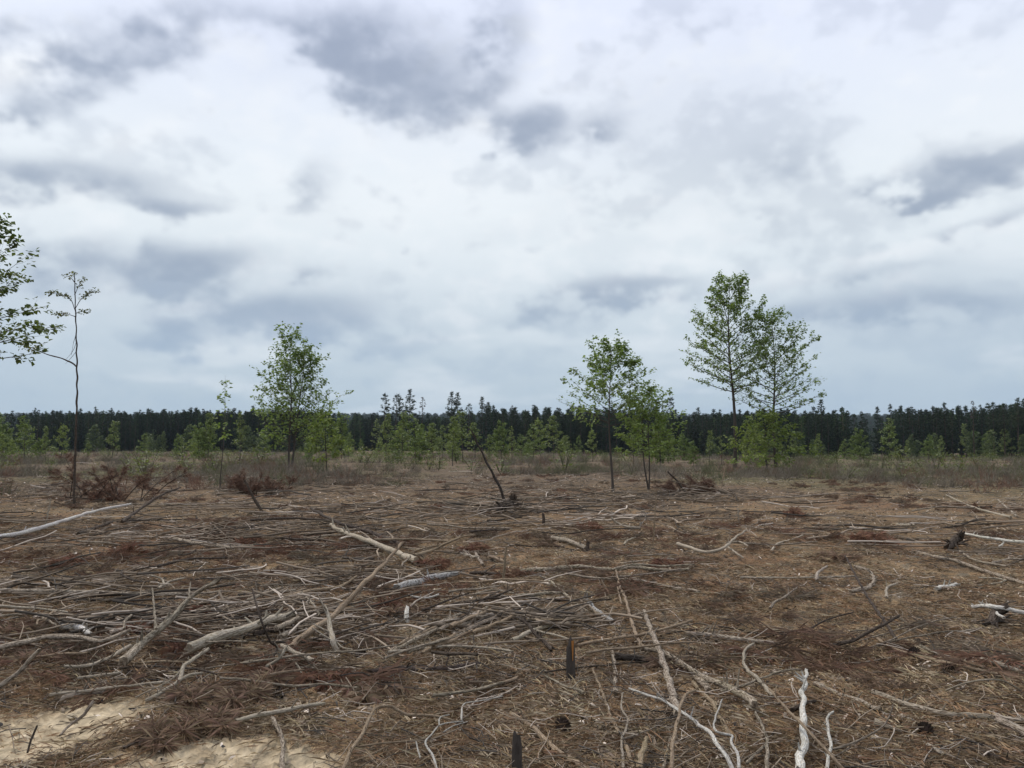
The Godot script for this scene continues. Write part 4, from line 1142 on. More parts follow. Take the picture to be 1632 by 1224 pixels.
	wood("forked_branch", "grey Y-shaped branch left of the thick bleached white branch", "branch", "grey", 0.0113, 0.0075, [V(1.228, 0.062, -4.146), V(1.372, 0.062, -4.62), V(1.405, 0.062, -4.8), V(1.418, 0.062, -4.987)], "", [[0.009, 0.007, [V(1.346, 0.062, -4.548), V(1.255, 0.062, -4.417), V(1.153, 0.062, -4.224)]]])
	wood("thin_stick", "thin pale stick above the grey Y-shaped branch", "stick", "pale", 0.0059, 0.0040, [V(1.4, 0.034, -5.163), V(1.448, 0.034, -5.077), V(1.496, 0.034, -4.979)], "", [])
	wood("white_branch", "thick bleached white peeled branch with a pointed tip, brightest in the field", "branch", "white", 0.0237, 0.0099, [V(1.386, 0.072, -4.148), V(1.486, 0.082, -4.423), V(1.55, 0.092, -4.547), V(1.617, 0.092, -4.769), V(1.702, 0.082, -4.992), V(1.747, 0.082, -5.153), V(1.829, 0.082, -5.334), V(1.97, 0.082, -5.712)], "the bleached white branch", [])
	wood("dark_stub", "short dark stick lying across behind the thick bleached white branch", "stick", "dark", 0.0140, 0.0100, [V(1.627, 0.052, -4.977), V(1.713, 0.052, -5.035), V(1.796, 0.052, -5.09)], "", [])
	wood("diagonal_stick", "long slim brown stick crossing in front of the thick bleached branch", "stick", "tan", 0.0089, 0.0071, [V(1.645, 0.052, -4.262), V(1.606, 0.102, -4.361), V(1.559, 0.162, -4.493), V(1.526, 0.182, -4.691), V(1.545, 0.122, -5.133)], "", [])
	wood("antler_branch", "small white crooked branch right of the thick bleached branch", "branch", "white", 0.0093, 0.0074, [V(1.521, 0.092, -4.153), V(1.6, 0.092, -4.346), V(1.671, 0.092, -4.498), V(1.711, 0.092, -4.638), V(1.752, 0.092, -4.764), V(1.806, 0.092, -4.821)], "", [])
	wood("arched_twig", "thin greenish grey twig rising to the right with an upturned tip", "branch", "grey", 0.0064, 0.0036, [V(1.635, 0.082, -4.458), V(1.723, 0.102, -4.456), V(1.832, 0.122, -4.48), V(1.962, 0.152, -4.511), V(2.031, 0.222, -4.563)], "", [[0.004, 0.003, [V(1.871, 0.072, -4.575), V(1.762, 0.072, -4.498), V(1.652, 0.072, -4.4)]]])
	wood("fallen_pole", "grey pole slanting right just behind the thick bleached white branch", "pole", "grey", 0.0171, 0.0150, [V(1.972, 0.035, -5.549), V(2.044, 0.035, -5.315), V(2.141, 0.034, -4.985)], "the slanting grey pole", [])
	wood("long_log", "long dark grey log running out at the lower right edge", "log", "grey", 0.0188, 0.0167, [V(2.287, 0.037, -5.41), V(2.33, 0.037, -5.174), V(2.417, 0.036, -5.042), V(2.524, 0.036, -4.964), V(2.686, 0.036, -4.929), V(2.942, 0.037, -4.876)], "the long lower right log", [])
	wood("bark_log", "thick mottled bark log end at the right edge below the long log", "log", "grey", 0.0227, 0.0207, [V(2.76, 0.04, -4.881), V(2.775, 0.04, -4.762), V(2.809, 0.039, -4.66)], "", [])
	wood("fallen_log", "pale grey log at the right edge behind the long slim poles", "log", "pale", 0.0180, 0.0154, [V(3.344, 0.036, -6.068), V(3.428, 0.036, -5.946), V(3.509, 0.035, -5.793)], "", [])
	wood("slim_pole", "very long slim tan pole running to the right edge", "pole", "tan", 0.0116, 0.0103, [V(2.99, 0.034, -6.983), V(2.983, 0.034, -6.598), V(3.08, 0.034, -6.121), V(3.198, 0.034, -5.846), V(3.458, 0.034, -5.712)], "the very long slim pole", [])
	wood("slim_pole", "shorter slim grey pole lying just behind the very long slim tan pole", "pole", "grey", 0.0104, 0.0091, [V(3.17, 0.034, -6.611), V(3.16, 0.034, -6.188), V(3.266, 0.034, -5.922)], "", [])
	wood("leaning_stick", "dark straight stick propped up and crossing another dark stick, right of centre", "stick", "dark", 0.0165, 0.0110, [V(2.502, 0.042, -6.713), V(2.711, 0.102, -6.763), V(2.884, 0.172, -6.753), V(3.08, 0.242, -6.772)], "the propped dark stick", [])
	wood("leaning_stick", "long thin dark stick pointing away under the propped dark stick", "stick", "dark", 0.0130, 0.0097, [V(3.08, 0.042, -6.829), V(3.155, 0.102, -7.198), V(3.353, 0.172, -7.971), V(3.573, 0.222, -8.789), V(4.043, 0.242, -10.265)], "", [])
	wood("thin_stick", "thin grey stick lying crosswise below the propped dark stick", "stick", "grey", 0.0077, 0.0065, [V(2.366, 0.034, -6.318), V(2.619, 0.034, -6.368), V(2.928, 0.034, -6.458)], "", [])
	wood("arched_twig", "thin pale twig arching over the litter near the right edge", "branch", "pale", 0.0056, 0.0045, [V(2.769, 0.032, -5.451), V(2.838, 0.122, -5.337), V(2.908, 0.162, -5.249), V(3.031, 0.142, -5.264), V(3.262, 0.042, -5.48)], "", [])
	wood("wood_splinter", "fat pale wood splinter below the tip of the upturned thin twig", "wood splinter", "pale", 0.0195, 0.0078, [V(2.041, 0.034, -4.806), V(2.074, 0.034, -4.754), V(2.128, 0.034, -4.706)], "", [])
	wood("wood_splinter", "small pale splinter near the bottom right, just right of a dark cone", "wood splinter", "pale", 0.0150, 0.0094, [V(2.187, 0.034, -4.546), V(2.207, 0.034, -4.493), V(2.22, 0.034, -4.443)], "", [])
	wood("thin_stick", "thin bent grey stick right of the dark cone at bottom right", "stick", "grey", 0.0059, 0.0040, [V(2.426, 0.034, -4.71), V(2.485, 0.034, -4.662), V(2.498, 0.034, -4.552)], "", [])
	wood("fallen_stick", "dark stick slanting into the bottom right corner", "stick", "dark", 0.0096, 0.0096, [V(2.429, 0.034, -4.558), V(2.515, 0.034, -4.449), V(2.625, 0.034, -4.365)], "", [])
	wood("long_branch", "long grey branch slanting down towards the right edge in front of the upturned stump", "branch", "grey", 0.0188, 0.0234, [V(5.716, 0.037, -9.373), V(5.804, 0.038, -9.996), V(5.822, 0.038, -10.561), V(5.785, 0.039, -11.082), V(5.654, 0.039, -11.311), V(5.933, 0.041, -12.512)], "the long right hand branch", [])
	wood("white_fallen_branch", "white fallen branch at the right edge behind the upturned stump", "branch", "white", 0.0250, 0.0139, [V(7.545, 0.142, -12.332), V(7.35, 0.142, -12.703), V(7.206, 0.142, -12.95), V(7.213, 0.142, -13.445)], "the white right edge branch", [[0.014, 0.011, [V(7.501, 0.102, -12.882), V(7.325, 0.102, -12.616), V(7.095, 0.102, -12.317)]]])
	wood("hooked_branch", "hook-shaped pale grey branch behind the crossed dark sticks", "branch", "grey", 0.0234, 0.0156, [V(3.541, 0.072, -8.88), V(3.657, 0.072, -8.923), V(3.822, 0.072, -9.078), V(4.092, 0.072, -9.579), V(4.318, 0.072, -10.244), V(4.293, 0.072, -10.588)], "the hook-shaped branch", [])
	wood("white_billet", "short white peeled billet lying alone in brown soil on the right", "log", "white", 0.0237, 0.0237, [V(4.495, 0.04, -8.987), V(4.885, 0.041, -9.31)], "the short white billet", [])
	wood("y_twig", "small pale L-shaped twig right of the hook-shaped branch", "branch", "pale", 0.0146, 0.0110, [V(3.721, 0.062, -8.429), V(3.95, 0.062, -8.928), V(4.257, 0.062, -9.367)], "", [])
	wood("crooked_twig", "pale zigzag twig in front of the long right hand branch", "branch", "pale", 0.0128, 0.0107, [V(5.537, 0.034, -10.05), V(5.672, 0.034, -9.961), V(5.721, 0.034, -9.831), V(5.512, 0.034, -9.645), V(5.166, 0.034, -9.382)], "", [])
	wood("white_broken_branch", "white broken branch on a dark hollow at the right edge", "branch", "white", 0.0192, 0.0160, [V(4.429, 0.122, -7.279), V(4.316, 0.142, -7.359), V(4.195, 0.162, -7.432), V(4.207, 0.082, -7.758)], "the white broken branch", [[0.013, 0.009, [V(4.143, 0.122, -7.158), V(4.186, 0.122, -7.323), V(4.321, 0.122, -7.673)]]])
	wood("pale_root", "pale bent root lying alone right of centre in mid field", "root", "pale", 0.0191, 0.0137, [V(3.82, 0.034, -12.464), V(4.135, 0.034, -13.136), V(4.58, 0.035, -13.826), V(4.919, 0.036, -14.299)], "", [])
	wood("thin_pole", "long thin pale pole lying crosswise behind the hook-shaped branch", "pole", "pale", 0.0117, 0.0098, [V(2.694, 0.034, -9.994), V(3.212, 0.034, -9.77), V(3.582, 0.034, -9.791), V(4.039, 0.034, -9.989)], "", [])
	wood("y_twig", "tiny white Y-shaped twig end beside the long thin pale crosswise pole", "branch", "pale", 0.0195, 0.0117, [V(3.417, 0.082, -9.497), V(3.527, 0.082, -9.778), V(3.878, 0.082, -10.424)], "", [])
	wood("slim_pole", "slim pale pole pointing away in the far right of the slash", "pole", "pale", 0.0257, 0.0171, [V(10.349, 0.037, -17.497), V(10.947, 0.039, -20.029), V(12.454, 0.043, -24.148)], "", [])
	wood("slim_pole", "slim pale pole nearest the right edge in the far slash", "pole", "pale", 0.0260, 0.0173, [V(10.612, 0.038, -17.718), V(11.693, 0.04, -19.905), V(13.261, 0.042, -22.997)], "", [])
	wood("board_scrap", "short pale board-like scrap lying on red brown soil at right", "board", "pale", 0.0259, 0.0259, [V(7.421, 0.044, -16.255), V(7.432, 0.044, -15.617)], "", [])
	wood("fallen_stick", "grey stick running right from under the upturned stump", "stick", "grey", 0.0166, 0.0142, [V(6.32, 0.072, -11.928), V(6.071, 0.072, -11.079), V(6.221, 0.072, -10.678)], "", [])
	wood("fallen_stick", "grey stick at the right edge in front of the white fallen branch", "stick", "grey", 0.0174, 0.0149, [V(6.329, 0.035, -11.175), V(6.706, 0.035, -11.39), V(6.906, 0.035, -11.302)], "", [])
	wood("fallen_log", "long dark grey log lying crosswise in the middle of the field", "log", "grey", 0.0193, 0.0270, [V(2.146, 0.072, -10.306), V(1.844, 0.072, -10.199), V(1.491, 0.072, -10.372), V(1.204, 0.072, -10.218), V(0.794, 0.072, -10.307), V(0.48, 0.072, -10.128), V(0.134, 0.072, -10.082)], "the long middle log", [[0.014, 0.01, [V(1.152, 0.142, -9.782), V(1.46, 0.142, -10.151), V(1.832, 0.142, -10.128), V(2.2, 0.142, -10.267)]]])
	wood("pale_forked_branch", "pale curved branch with side prongs lying alone right of centre", "branch", "pale", 0.0274, 0.0137, [V(2.519, 0.052, -12.85), V(2.6, 0.062, -12.121), V(2.727, 0.072, -11.78), V(2.969, 0.122, -11.8), V(3.325, 0.182, -12.646), V(3.622, 0.242, -13.099)], "the pale pronged branch", [[0.016, 0.013, [V(3.206, 0.072, -12.626), V(3.075, 0.072, -11.579), V(3.106, 0.072, -11.41)]], [0.015, 0.01, [V(3.29, 0.122, -12.66), V(3.427, 0.122, -12.678), V(3.3, 0.122, -11.824)]]])
	wood("grey_log", "short weathered grey log behind the long middle log", "log", "grey", 0.0347, 0.0347, [V(0.659, 0.052, -13.866), V(0.871, 0.05, -13.179), V(1.099, 0.049, -12.759)], "the short weathered log", [])
	wood("hooked_twig", "pale boomerang-shaped twig far behind the long middle log", "branch", "pale", 0.0208, 0.0178, [V(2.346, 0.052, -15.471), V(2.132, 0.062, -15.583), V(1.971, 0.082, -15.685), V(1.858, 0.182, -15.706)], "", [])
	wood("hooked_twig", "small pale hooked twig between the thin stalk and the short weathered log", "branch", "pale", 0.0178, 0.0127, [V(1.726, 0.034, -12.991), V(1.821, 0.034, -13.402), V(2.042, 0.035, -13.88)], "", [])
	wood("slim_stick", "straight pale stick pointing away in front of the long middle log", "stick", "pale", 0.0135, 0.0135, [V(0.728, 0.034, -8.077), V(0.619, 0.034, -8.454), V(0.513, 0.034, -9.006), V(0.413, 0.034, -9.618)], "", [])
	wood("lichen_log", "short greenish grey log with a dark end, right of a pale stick", "log", "lichen", 0.0279, 0.0217, [V(0.906, 0.041, -7.669), V(0.83, 0.041, -7.918), V(0.783, 0.042, -8.221), V(0.742, 0.043, -8.583)], "the short greenish log", [])
	wood("slim_stick", "slim grey stick slanting right just in front of the long middle log", "stick", "grey", 0.0145, 0.0145, [V(1.241, 0.034, -9.92), V(1.712, 0.034, -9.479), V(1.981, 0.034, -8.956)], "", [])
	wood("fallen_stick", "brown grey stick lying crosswise near the upright stake", "stick", "grey", 0.0162, 0.0162, [V(0, 0.035, -8.598), V(0.218, 0.035, -8.66), V(0.568, 0.036, -8.929)], "", [])
	wood("thin_stick", "thin stick just behind the tip of the straight grey bark pole", "stick", "grey", 0.0084, 0.0084, [V(1.092, 0.034, -7.625), V(1.267, 0.034, -7.336), V(1.435, 0.034, -7.151)], "", [])
	wood("tangled_root", "knobbly pale root left of the short greenish log", "root", "pale", 0.0194, 0.0139, [V(0, 0.062, -6.736), V(0.18, 0.062, -7.196), V(0.349, 0.062, -7.398), V(0.507, 0.062, -7.467)], "", [[0.011, 0.008, [V(0.182, 0.052, -7.255), V(0.305, 0.052, -7.004), V(0.447, 0.052, -6.821)]]])
	wood("dark_prop", "dark stick propped across the knobbly pale root", "stick", "dark", 0.0180, 0.0103, [V(0.307, 0.042, -6.524), V(0.218, 0.102, -6.724), V(0.132, 0.162, -6.857), V(0.062, 0.202, -6.962)], "", [])
	wood("fallen_pole", "pale fallen pole with peeling bark and a splintered far end, left of centre", "pole", "pale", 0.0475, 0.0285, [V(-1.228, 0.082, -10.826), V(-1.736, 0.102, -11.933), V(-2.095, 0.122, -12.481), V(-2.698, 0.162, -13.649), V(-3.128, 0.202, -14.554)], "the pale splintered pole", [])
	wood("dark_pole", "dark slim pole lying parallel just behind the pale splintered pole", "pole", "dark", 0.0338, 0.0225, [V(-1.643, 0.072, -12.577), V(-2.389, 0.142, -14.224), V(-3.019, 0.202, -14.71), V(-4.083, 0.272, -17.086)], "", [])
	wood("big_leaning_pole", "big tan pole leaning diagonally up to the right over the left slash heap", "pole", "tan", 0.0274, 0.0137, [V(-1.664, 0.062, -6.384), V(-1.597, 0.122, -6.746), V(-1.518, 0.172, -6.95), V(-1.411, 0.272, -7.176), V(-1.282, 0.382, -7.34), V(-1.194, 0.502, -7.822), V(-1.082, 0.622, -8.327)], "the big leaning pole", [])
	wood("thin_pole", "thin crosswise tan pole right of the pale splintered pole", "pole", "tan", 0.0197, 0.0148, [V(-2.046, 0.142, -12.524), V(-1.513, 0.142, -13.055), V(-0.951, 0.142, -12.556)], "", [])
	wood("forked_branch", "tan branch with an upswept tip right of the pale splintered pole", "branch", "tan", 0.0279, 0.0140, [V(-1.32, 0.062, -11.405), V(-1.151, 0.082, -12.305), V(-0.974, 0.142, -12.374), V(-0.748, 0.222, -12.425), V(-0.558, 0.242, -12.512)], "", [[0.014, 0.009, [V(-1.039, 0.082, -12.612), V(-1.265, 0.082, -12.529), V(-1.416, 0.082, -11.85)]]])
	wood("lichen_log", "thick pale blue-grey lichened log right of the big leaning pole", "log", "lichen", 0.0406, 0.0332, [V(-1.223, 0.082, -8.89), V(-1.067, 0.082, -9.239), V(-0.915, 0.082, -9.806), V(-0.667, 0.082, -10.113)], "the lichened log", [])
	wood("white_twig", "small white curved twig just in front of the lichened log", "branch", "white", 0.0113, 0.0097, [V(-1.025, 0.072, -8.608), V(-0.935, 0.072, -8.541), V(-0.847, 0.072, -8.553), V(-0.757, 0.072, -8.672)], "", [])
	wood("bundled_pole", "lowest left pole in the neat bundle of parallel grey poles", "pole", "grey", 0.0167, 0.0139, [V(-0.917, 0.052, -6.453), V(-0.655, 0.072, -7.048), V(-0.373, 0.092, -7.424), V(-0.24, 0.072, -8.118)], "", [])
	wood("bundled_pole", "left rear pole in the bundle of parallel grey poles", "pole", "tan", 0.0160, 0.0133, [V(-0.883, 0.082, -6.734), V(-0.658, 0.082, -7.076), V(-0.485, 0.082, -7.466)], "", [])
	wood("bundled_pole", "short front pole at the left of the parallel pole bundle", "pole", "grey", 0.0147, 0.0122, [V(-0.741, 0.112, -6.061), V(-0.631, 0.112, -6.487), V(-0.505, 0.112, -6.722)], "", [])
	wood("bundled_pole", "second short front pole of the parallel pole bundle", "pole", "tan", 0.0153, 0.0127, [V(-0.679, 0.052, -6.407), V(-0.579, 0.052, -6.773), V(-0.481, 0.052, -6.94)], "", [])
	wood("bundled_pole", "middle pole reaching back in the parallel pole bundle", "pole", "grey", 0.0166, 0.0138, [V(-0.601, 0.082, -7.019), V(-0.44, 0.082, -7.354), V(-0.279, 0.082, -7.857)], "the parallel pole bundle", [])
	wood("bundled_pole", "pole right of the middle in the parallel pole bundle", "pole", "tan", 0.0165, 0.0138, [V(-0.505, 0.112, -6.989), V(-0.358, 0.112, -7.339), V(-0.188, 0.112, -7.726)], "", [])
	wood("bundled_pole", "third pole from the right of the parallel bundle", "pole", "pale", 0.0172, 0.0144, [V(-0.442, 0.052, -7.212), V(-0.288, 0.052, -7.65), V(-0.096, 0.052, -8.09)], "", [])
	wood("bundled_pole", "second pole from the right of the parallel bundle", "pole", "grey", 0.0167, 0.0140, [V(-0.366, 0.082, -6.986), V(-0.198, 0.082, -7.44), V(-0.023, 0.082, -7.851)], "", [])
	wood("bundled_pole", "rightmost and foremost pole of the parallel bundle", "pole", "tan", 0.0161, 0.0134, [V(-0.317, 0.112, -6.833), V(-0.137, 0.112, -7.155), V(0.034, 0.112, -7.623)], "", [])
	wood("bundled_pole", "rearmost pole of the parallel grey bundle", "pole", "grey", 0.0164, 0.0137, [V(-0.8, 0.052, -7.045), V(-0.623, 0.052, -7.281), V(-0.468, 0.052, -7.825)], "", [])
	wood("bundled_pole", "short pole in front of the middle of the parallel bundle", "pole", "tan", 0.0153, 0.0127, [V(-0.611, 0.082, -6.579), V(-0.47, 0.082, -6.781), V(-0.329, 0.082, -6.973)], "", [])
	wood("fallen_stick", "pale crosswise stick in front of the parallel pole bundle", "stick", "pale", 0.0124, 0.0087, [V(-0.896, 0.072, -6.15), V(-0.724, 0.072, -6.514), V(-0.516, 0.072, -6.615), V(-0.247, 0.072, -6.577), V(0.005, 0.072, -6.341)], "", [])
	wood("dark_log", "thick dark log lying crosswise before the parallel pole bundle", "log", "dark", 0.0222, 0.0178, [V(-0.971, 0.038, -5.795), V(-0.762, 0.038, -5.887), V(-0.547, 0.038, -5.904), V(-0.244, 0.039, -6.155)], "the thick dark log", [])
	wood("heap_stick", "grey stick on top of the heap beside the leaning pole foot", "stick", "grey", 0.0218, 0.0163, [V(-1.832, 0.142, -6.607), V(-1.818, 0.142, -7.018), V(-1.781, 0.142, -7.512)], "", [])
	wood("heap_stick", "grey stick in the heap lying under the leaning pole", "stick", "grey", 0.0222, 0.0166, [V(-1.799, 0.082, -6.594), V(-1.779, 0.082, -7.176), V(-1.684, 0.082, -7.502)], "", [])
	wood("heap_stick", "pale stick slanting to the front below the leaning pole foot", "stick", "pale", 0.0162, 0.0139, [V(-1.664, 0.122, -6.173), V(-1.522, 0.122, -5.977), V(-1.348, 0.122, -5.743)], "", [])
	wood("heap_stick", "dark stick lying flat across the heap left of the leaning pole", "stick", "dark", 0.0218, 0.0190, [V(-2.04, 0.062, -6.732), V(-1.937, 0.062, -6.985), V(-1.802, 0.062, -7.229)], "", [])
	wood("brown_log", "brown branch with a cut end lying behind the slash heap", "log", "tan", 0.0210, 0.0140, [V(-2.325, 0.072, -8.477), V(-2.092, 0.072, -8.949), V(-1.87, 0.072, -9.155), V(-1.769, 0.072, -9.63)], "", [])
	wood("grey_log", "grey knotty stick left of the brown branch with a cut end", "log", "grey", 0.0204, 0.0136, [V(-2.578, 0.072, -8.305), V(-2.506, 0.072, -8.557), V(-2.4, 0.072, -8.745), V(-2.279, 0.072, -8.902)], "", [])
	wood("thin_pole", "thin grey pole lying crosswise behind the brown cut branch", "pole", "grey", 0.0135, 0.0116, [V(-2.804, 0.062, -10.068), V(-2.348, 0.062, -10.031), V(-1.907, 0.062, -10.053)], "", [])
	wood("pale_stub", "pale splintered stub standing in front of the leaning pole", "stump", "pale", 0.0228, 0.0152, [V(-1.307, 0.042, -6.432), V(-1.357, 0.122, -6.438), V(-1.408, 0.182, -6.605), V(-1.492, 0.302, -6.779)], "", [[0.009, 0.005, [V(-1.406, 0.082, -6.669), V(-1.29, 0.082, -6.464), V(-1.183, 0.082, -6.323)]]])
	wood("crooked_stick", "pale crooked stick leaning against the heap behind the leaning pole", "stick", "pale", 0.0118, 0.0074, [V(-1.68, 0.122, -7.414), V(-1.79, 0.162, -7.666), V(-2.051, 0.202, -8.279)], "", [])
	wood("dark_sapling_stem", "dark thin crooked stem rising from the slash heap on the left", "stem", "dark", 0.0104, 0.0058, [V(-1.671, 0.042, -5.8), V(-1.685, 0.122, -6.102), V(-1.691, 0.222, -5.943), V(-1.746, 0.382, -5.914), V(-1.898, 0.522, -6.197)], "", [])
	wood("dark_pole", "dark pole lying crosswise left of the pale splintered pole", "pole", "dark", 0.0207, 0.0181, [V(-4.223, 0.102, -13.795), V(-3.522, 0.102, -13.318), V(-2.841, 0.102, -12.922)], "", [])
	wood("dark_pole", "longer dark pole lying crosswise in the far left slash", "pole", "dark", 0.0255, 0.0224, [V(-4.953, 0.102, -16.005), V(-4.244, 0.102, -16.487), V(-3.215, 0.102, -15.662)], "", [])
	wood("thin_pole", "thin tan pole lying crosswise behind the upswept tan branch", "pole", "tan", 0.0210, 0.0180, [V(-2.484, 0.082, -15.12), V(-1.958, 0.082, -15.863), V(-0.971, 0.082, -15.545)], "", [])
	wood("short_log", "short pale log piece right of the upswept tan branch", "log", "pale", 0.0216, 0.0216, [V(-0.732, 0.04, -12.183), V(-0.504, 0.04, -11.52)], "", [])
	wood("short_log", "short grey log piece pointing to the camera near the upright stake", "log", "grey", 0.0205, 0.0205, [V(-0.538, 0.041, -12.282), V(-0.38, 0.038, -10.909)], "", [])
	wood("short_log", "short tan log piece right behind the upright stake", "log", "tan", 0.0211, 0.0211, [V(-0.309, 0.04, -11.579), V(-0.084, 0.039, -11.268)], "", [])
	wood("dark_stick", "short dark crosswise stick at the foot of the upright stake", "stick", "dark", 0.0231, 0.0193, [V(-0.507, 0.039, -10.368), V(-0.312, 0.039, -10.263), V(-0.098, 0.039, -10.188)], "", [])
	wood("curved_twig", "thin pale curved twig in front of the upright stake", "branch", "pale", 0.0101, 0.0084, [V(-0.389, 0.052, -8.756), V(-0.206, 0.052, -9.003), V(0.013, 0.052, -8.66)], "", [])
	wood("small_stub", "small pale broken stub behind the parallel pole bundle", "stump", "white", 0.0255, 0.0198, [V(-0.926, 0.022, -7.471), V(-0.935, 0.072, -7.496), V(-0.936, 0.122, -7.586)], "", [])
	wood("white_pole", "long straight white pole at the left edge, mid distance", "pole", "white", 0.0398, 0.0266, [V(-8.23, 0.082, -13.415), V(-8.027, 0.122, -14.099), V(-8.321, 0.162, -15.626), V(-8.571, 0.202, -17.289), V(-8.119, 0.242, -17.932)], "the long white left pole", [])
	wood("dark_rising_branch", "dark branch rising to the right beyond the long white pole", "branch", "dark", 0.0374, 0.0187, [V(-7.411, 0.072, -16.045), V(-7.761, 0.222, -17.638), V(-7.644, 0.422, -18.446), V(-7.69, 0.522, -19.531)], "", [])
	wood("dark_stick", "dark stick just below the right end of the long white pole", "stick", "dark", 0.0310, 0.0248, [V(-7.132, 0.072, -13.89), V(-7.33, 0.072, -14.806), V(-7.442, 0.072, -15.709)], "", [])
	wood("grey_log", "grey log slanting right in the left middle slash", "log", "grey", 0.0298, 0.0198, [V(-5.301, 0.102, -13.266), V(-4.57, 0.102, -12.411), V(-3.919, 0.102, -11.892)], "the slanting left log", [])
	wood("long_grey_log", "long thin grey log lying crosswise at the left edge", "log", "grey", 0.0216, 0.0180, [V(-5.337, 0.082, -8.733), V(-4.567, 0.082, -8.624), V(-3.985, 0.082, -8.746), V(-3.356, 0.082, -8.761)], "the long left log", [])
	wood("big_bark_branch", "big grey bark branch with cut butt rising diagonally in the left foreground", "branch", "grey", 0.0368, 0.0105, [V(-2.723, 0.122, -5.97), V(-2.732, 0.182, -6.274), V(-2.658, 0.242, -6.369), V(-2.578, 0.322, -6.513), V(-2.518, 0.402, -6.628), V(-2.379, 0.502, -6.614), V(-2.236, 0.562, -6.453)], "the big bark branch", [[0.008, 0.006, [V(-2.078, 0.522, -4.968), V(-2.332, 0.522, -5.539), V(-2.753, 0.522, -6.494)]], [0.008, 0.006, [V(-2.281, 0.522, -6.001), V(-2.451, 0.522, -6.446), V(-2.541, 0.522, -6.705)]]])
	wood("pale_stick", "pale thin stick at the left edge in front of the long log", "stick", "pale", 0.0136, 0.0102, [V(-4.831, 0.082, -7.916), V(-4.426, 0.082, -7.925), V(-4.106, 0.082, -7.842)], "", [])
	wood("curved_stick", "curved grey stick at the left edge ending near a white chunk", "stick", "grey", 0.0132, 0.0099, [V(-4.674, 0.072, -7.665), V(-4.404, 0.072, -7.786), V(-4.236, 0.072, -7.692), V(-3.827, 0.072, -7.196)], "", [])
	wood("white_chunk", "white debarked chunk with a forked end in the left foreground", "wood splinter", "white", 0.0295, 0.0177, [V(-3.803, 0.102, -7.168), V(-3.663, 0.102, -7.114), V(-3.546, 0.102, -7.03), V(-3.409, 0.102, -6.86)], "the white debarked chunk", [])
	wood("dark_branch", "dark branch lying behind the tip of the big bark branch", "branch", "dark", 0.0192, 0.0128, [V(-4.211, 0.102, -10.073), V(-4.072, 0.102, -10.641), V(-3.719, 0.102, -11.044)], "", [])
	wood("pale_root", "pale knuckled root behind the big bark branch", "root", "pale", 0.0154, 0.0116, [V(-3.795, 0.082, -9.094), V(-3.808, 0.082, -9.287), V(-3.824, 0.082, -9.547), V(-3.748, 0.082, -9.696)], "", [[0.014, 0.01, [V(-3.808, 0.082, -9.287), V(-3.97, 0.082, -9.593), V(-4.116, 0.082, -9.648)]]])
	wood("curved_stick", "grey hooked stick left of the big bark branch", "stick", "grey", 0.0118, 0.0088, [V(-3.076, 0.142, -6.748), V(-3.157, 0.142, -6.945), V(-3.177, 0.142, -7.194), V(-3.12, 0.142, -7.372)], "", [])
	wood("curved_twig", "thin curved grey twig right of the big bark branch", "branch", "grey", 0.0072, 0.0057, [V(-2.846, 0.102, -7.233), V(-2.702, 0.102, -7.164), V(-2.635, 0.102, -7.239)], "", [])
	wood("grey_limb", "long wavy grey limb running in from the left edge", "branch", "grey", 0.0223, 0.0139, [V(-3.797, 0.122, -6.242), V(-3.755, 0.122, -6.485), V(-3.676, 0.122, -6.775), V(-3.348, 0.142, -6.622), V(-3.099, 0.162, -6.46), V(-2.979, 0.182, -6.621)], "the wavy grey limb", [])
	wood("leaning_branch", "leaning grey branch with a broken top at the left edge", "branch", "grey", 0.0195, 0.0122, [V(-3.391, 0.052, -5.606), V(-3.283, 0.142, -5.647), V(-3.195, 0.242, -5.668), V(-3.138, 0.302, -5.652)], "the leaning left branch", [])
	wood("grey_branch", "pale grey branch curving under the big bark branch butt", "branch", "pale", 0.0151, 0.0101, [V(-2.907, 0.102, -6.491), V(-2.93, 0.102, -6.26), V(-2.972, 0.102, -6.021), V(-3.121, 0.102, -5.969)], "", [])
	wood("grey_stick", "short pale stick in front of the big bark branch butt", "stick", "pale", 0.0122, 0.0098, [V(-2.962, 0.062, -5.834), V(-2.833, 0.062, -5.876), V(-2.719, 0.062, -5.928)], "", [])
	wood("long_stick", "long pale stick lying crosswise above the sandy bank", "stick", "pale", 0.0112, 0.0089, [V(-2.958, 0.082, -5.477), V(-2.59, 0.082, -5.461), V(-2.406, 0.082, -5.452), V(-2.227, 0.082, -5.424)], "the pale stick above the sand", [])
	wood("short_log", "stubby grey log just in front of the long pale crosswise stick", "log", "grey", 0.0207, 0.0138, [V(-2.858, 0.062, -5.426), V(-2.756, 0.062, -5.475), V(-2.605, 0.062, -5.468)], "", [])
	wood("forked_branch", "pale branch with a wishbone fork in the left foreground", "branch", "pale", 0.0133, 0.0111, [V(-2.229, 0.042, -5.213), V(-2.153, 0.062, -5.275), V(-2.108, 0.082, -5.404), V(-2.124, 0.142, -5.513), V(-2.126, 0.162, -5.654), V(-2.214, 0.122, -6.212)], "the wishbone branch", [[0.01, 0.009, [V(-2.078, 0.102, -5.317), V(-2.062, 0.102, -5.439), V(-2.013, 0.102, -5.533)]], [0.007, 0.004, [V(-2.236, 0.072, -5.783), V(-2.196, 0.072, -5.474), V(-2.29, 0.072, -5.202)]]])
	wood("bent_twig", "bent grey twig lying across the edge of the sand", "branch", "grey", 0.0093, 0.0062, [V(-2.442, 0.142, -4.992), V(-2.476, 0.082, -4.955), V(-2.529, 0.052, -4.926), V(-2.475, 0.042, -4.698)], "", [])
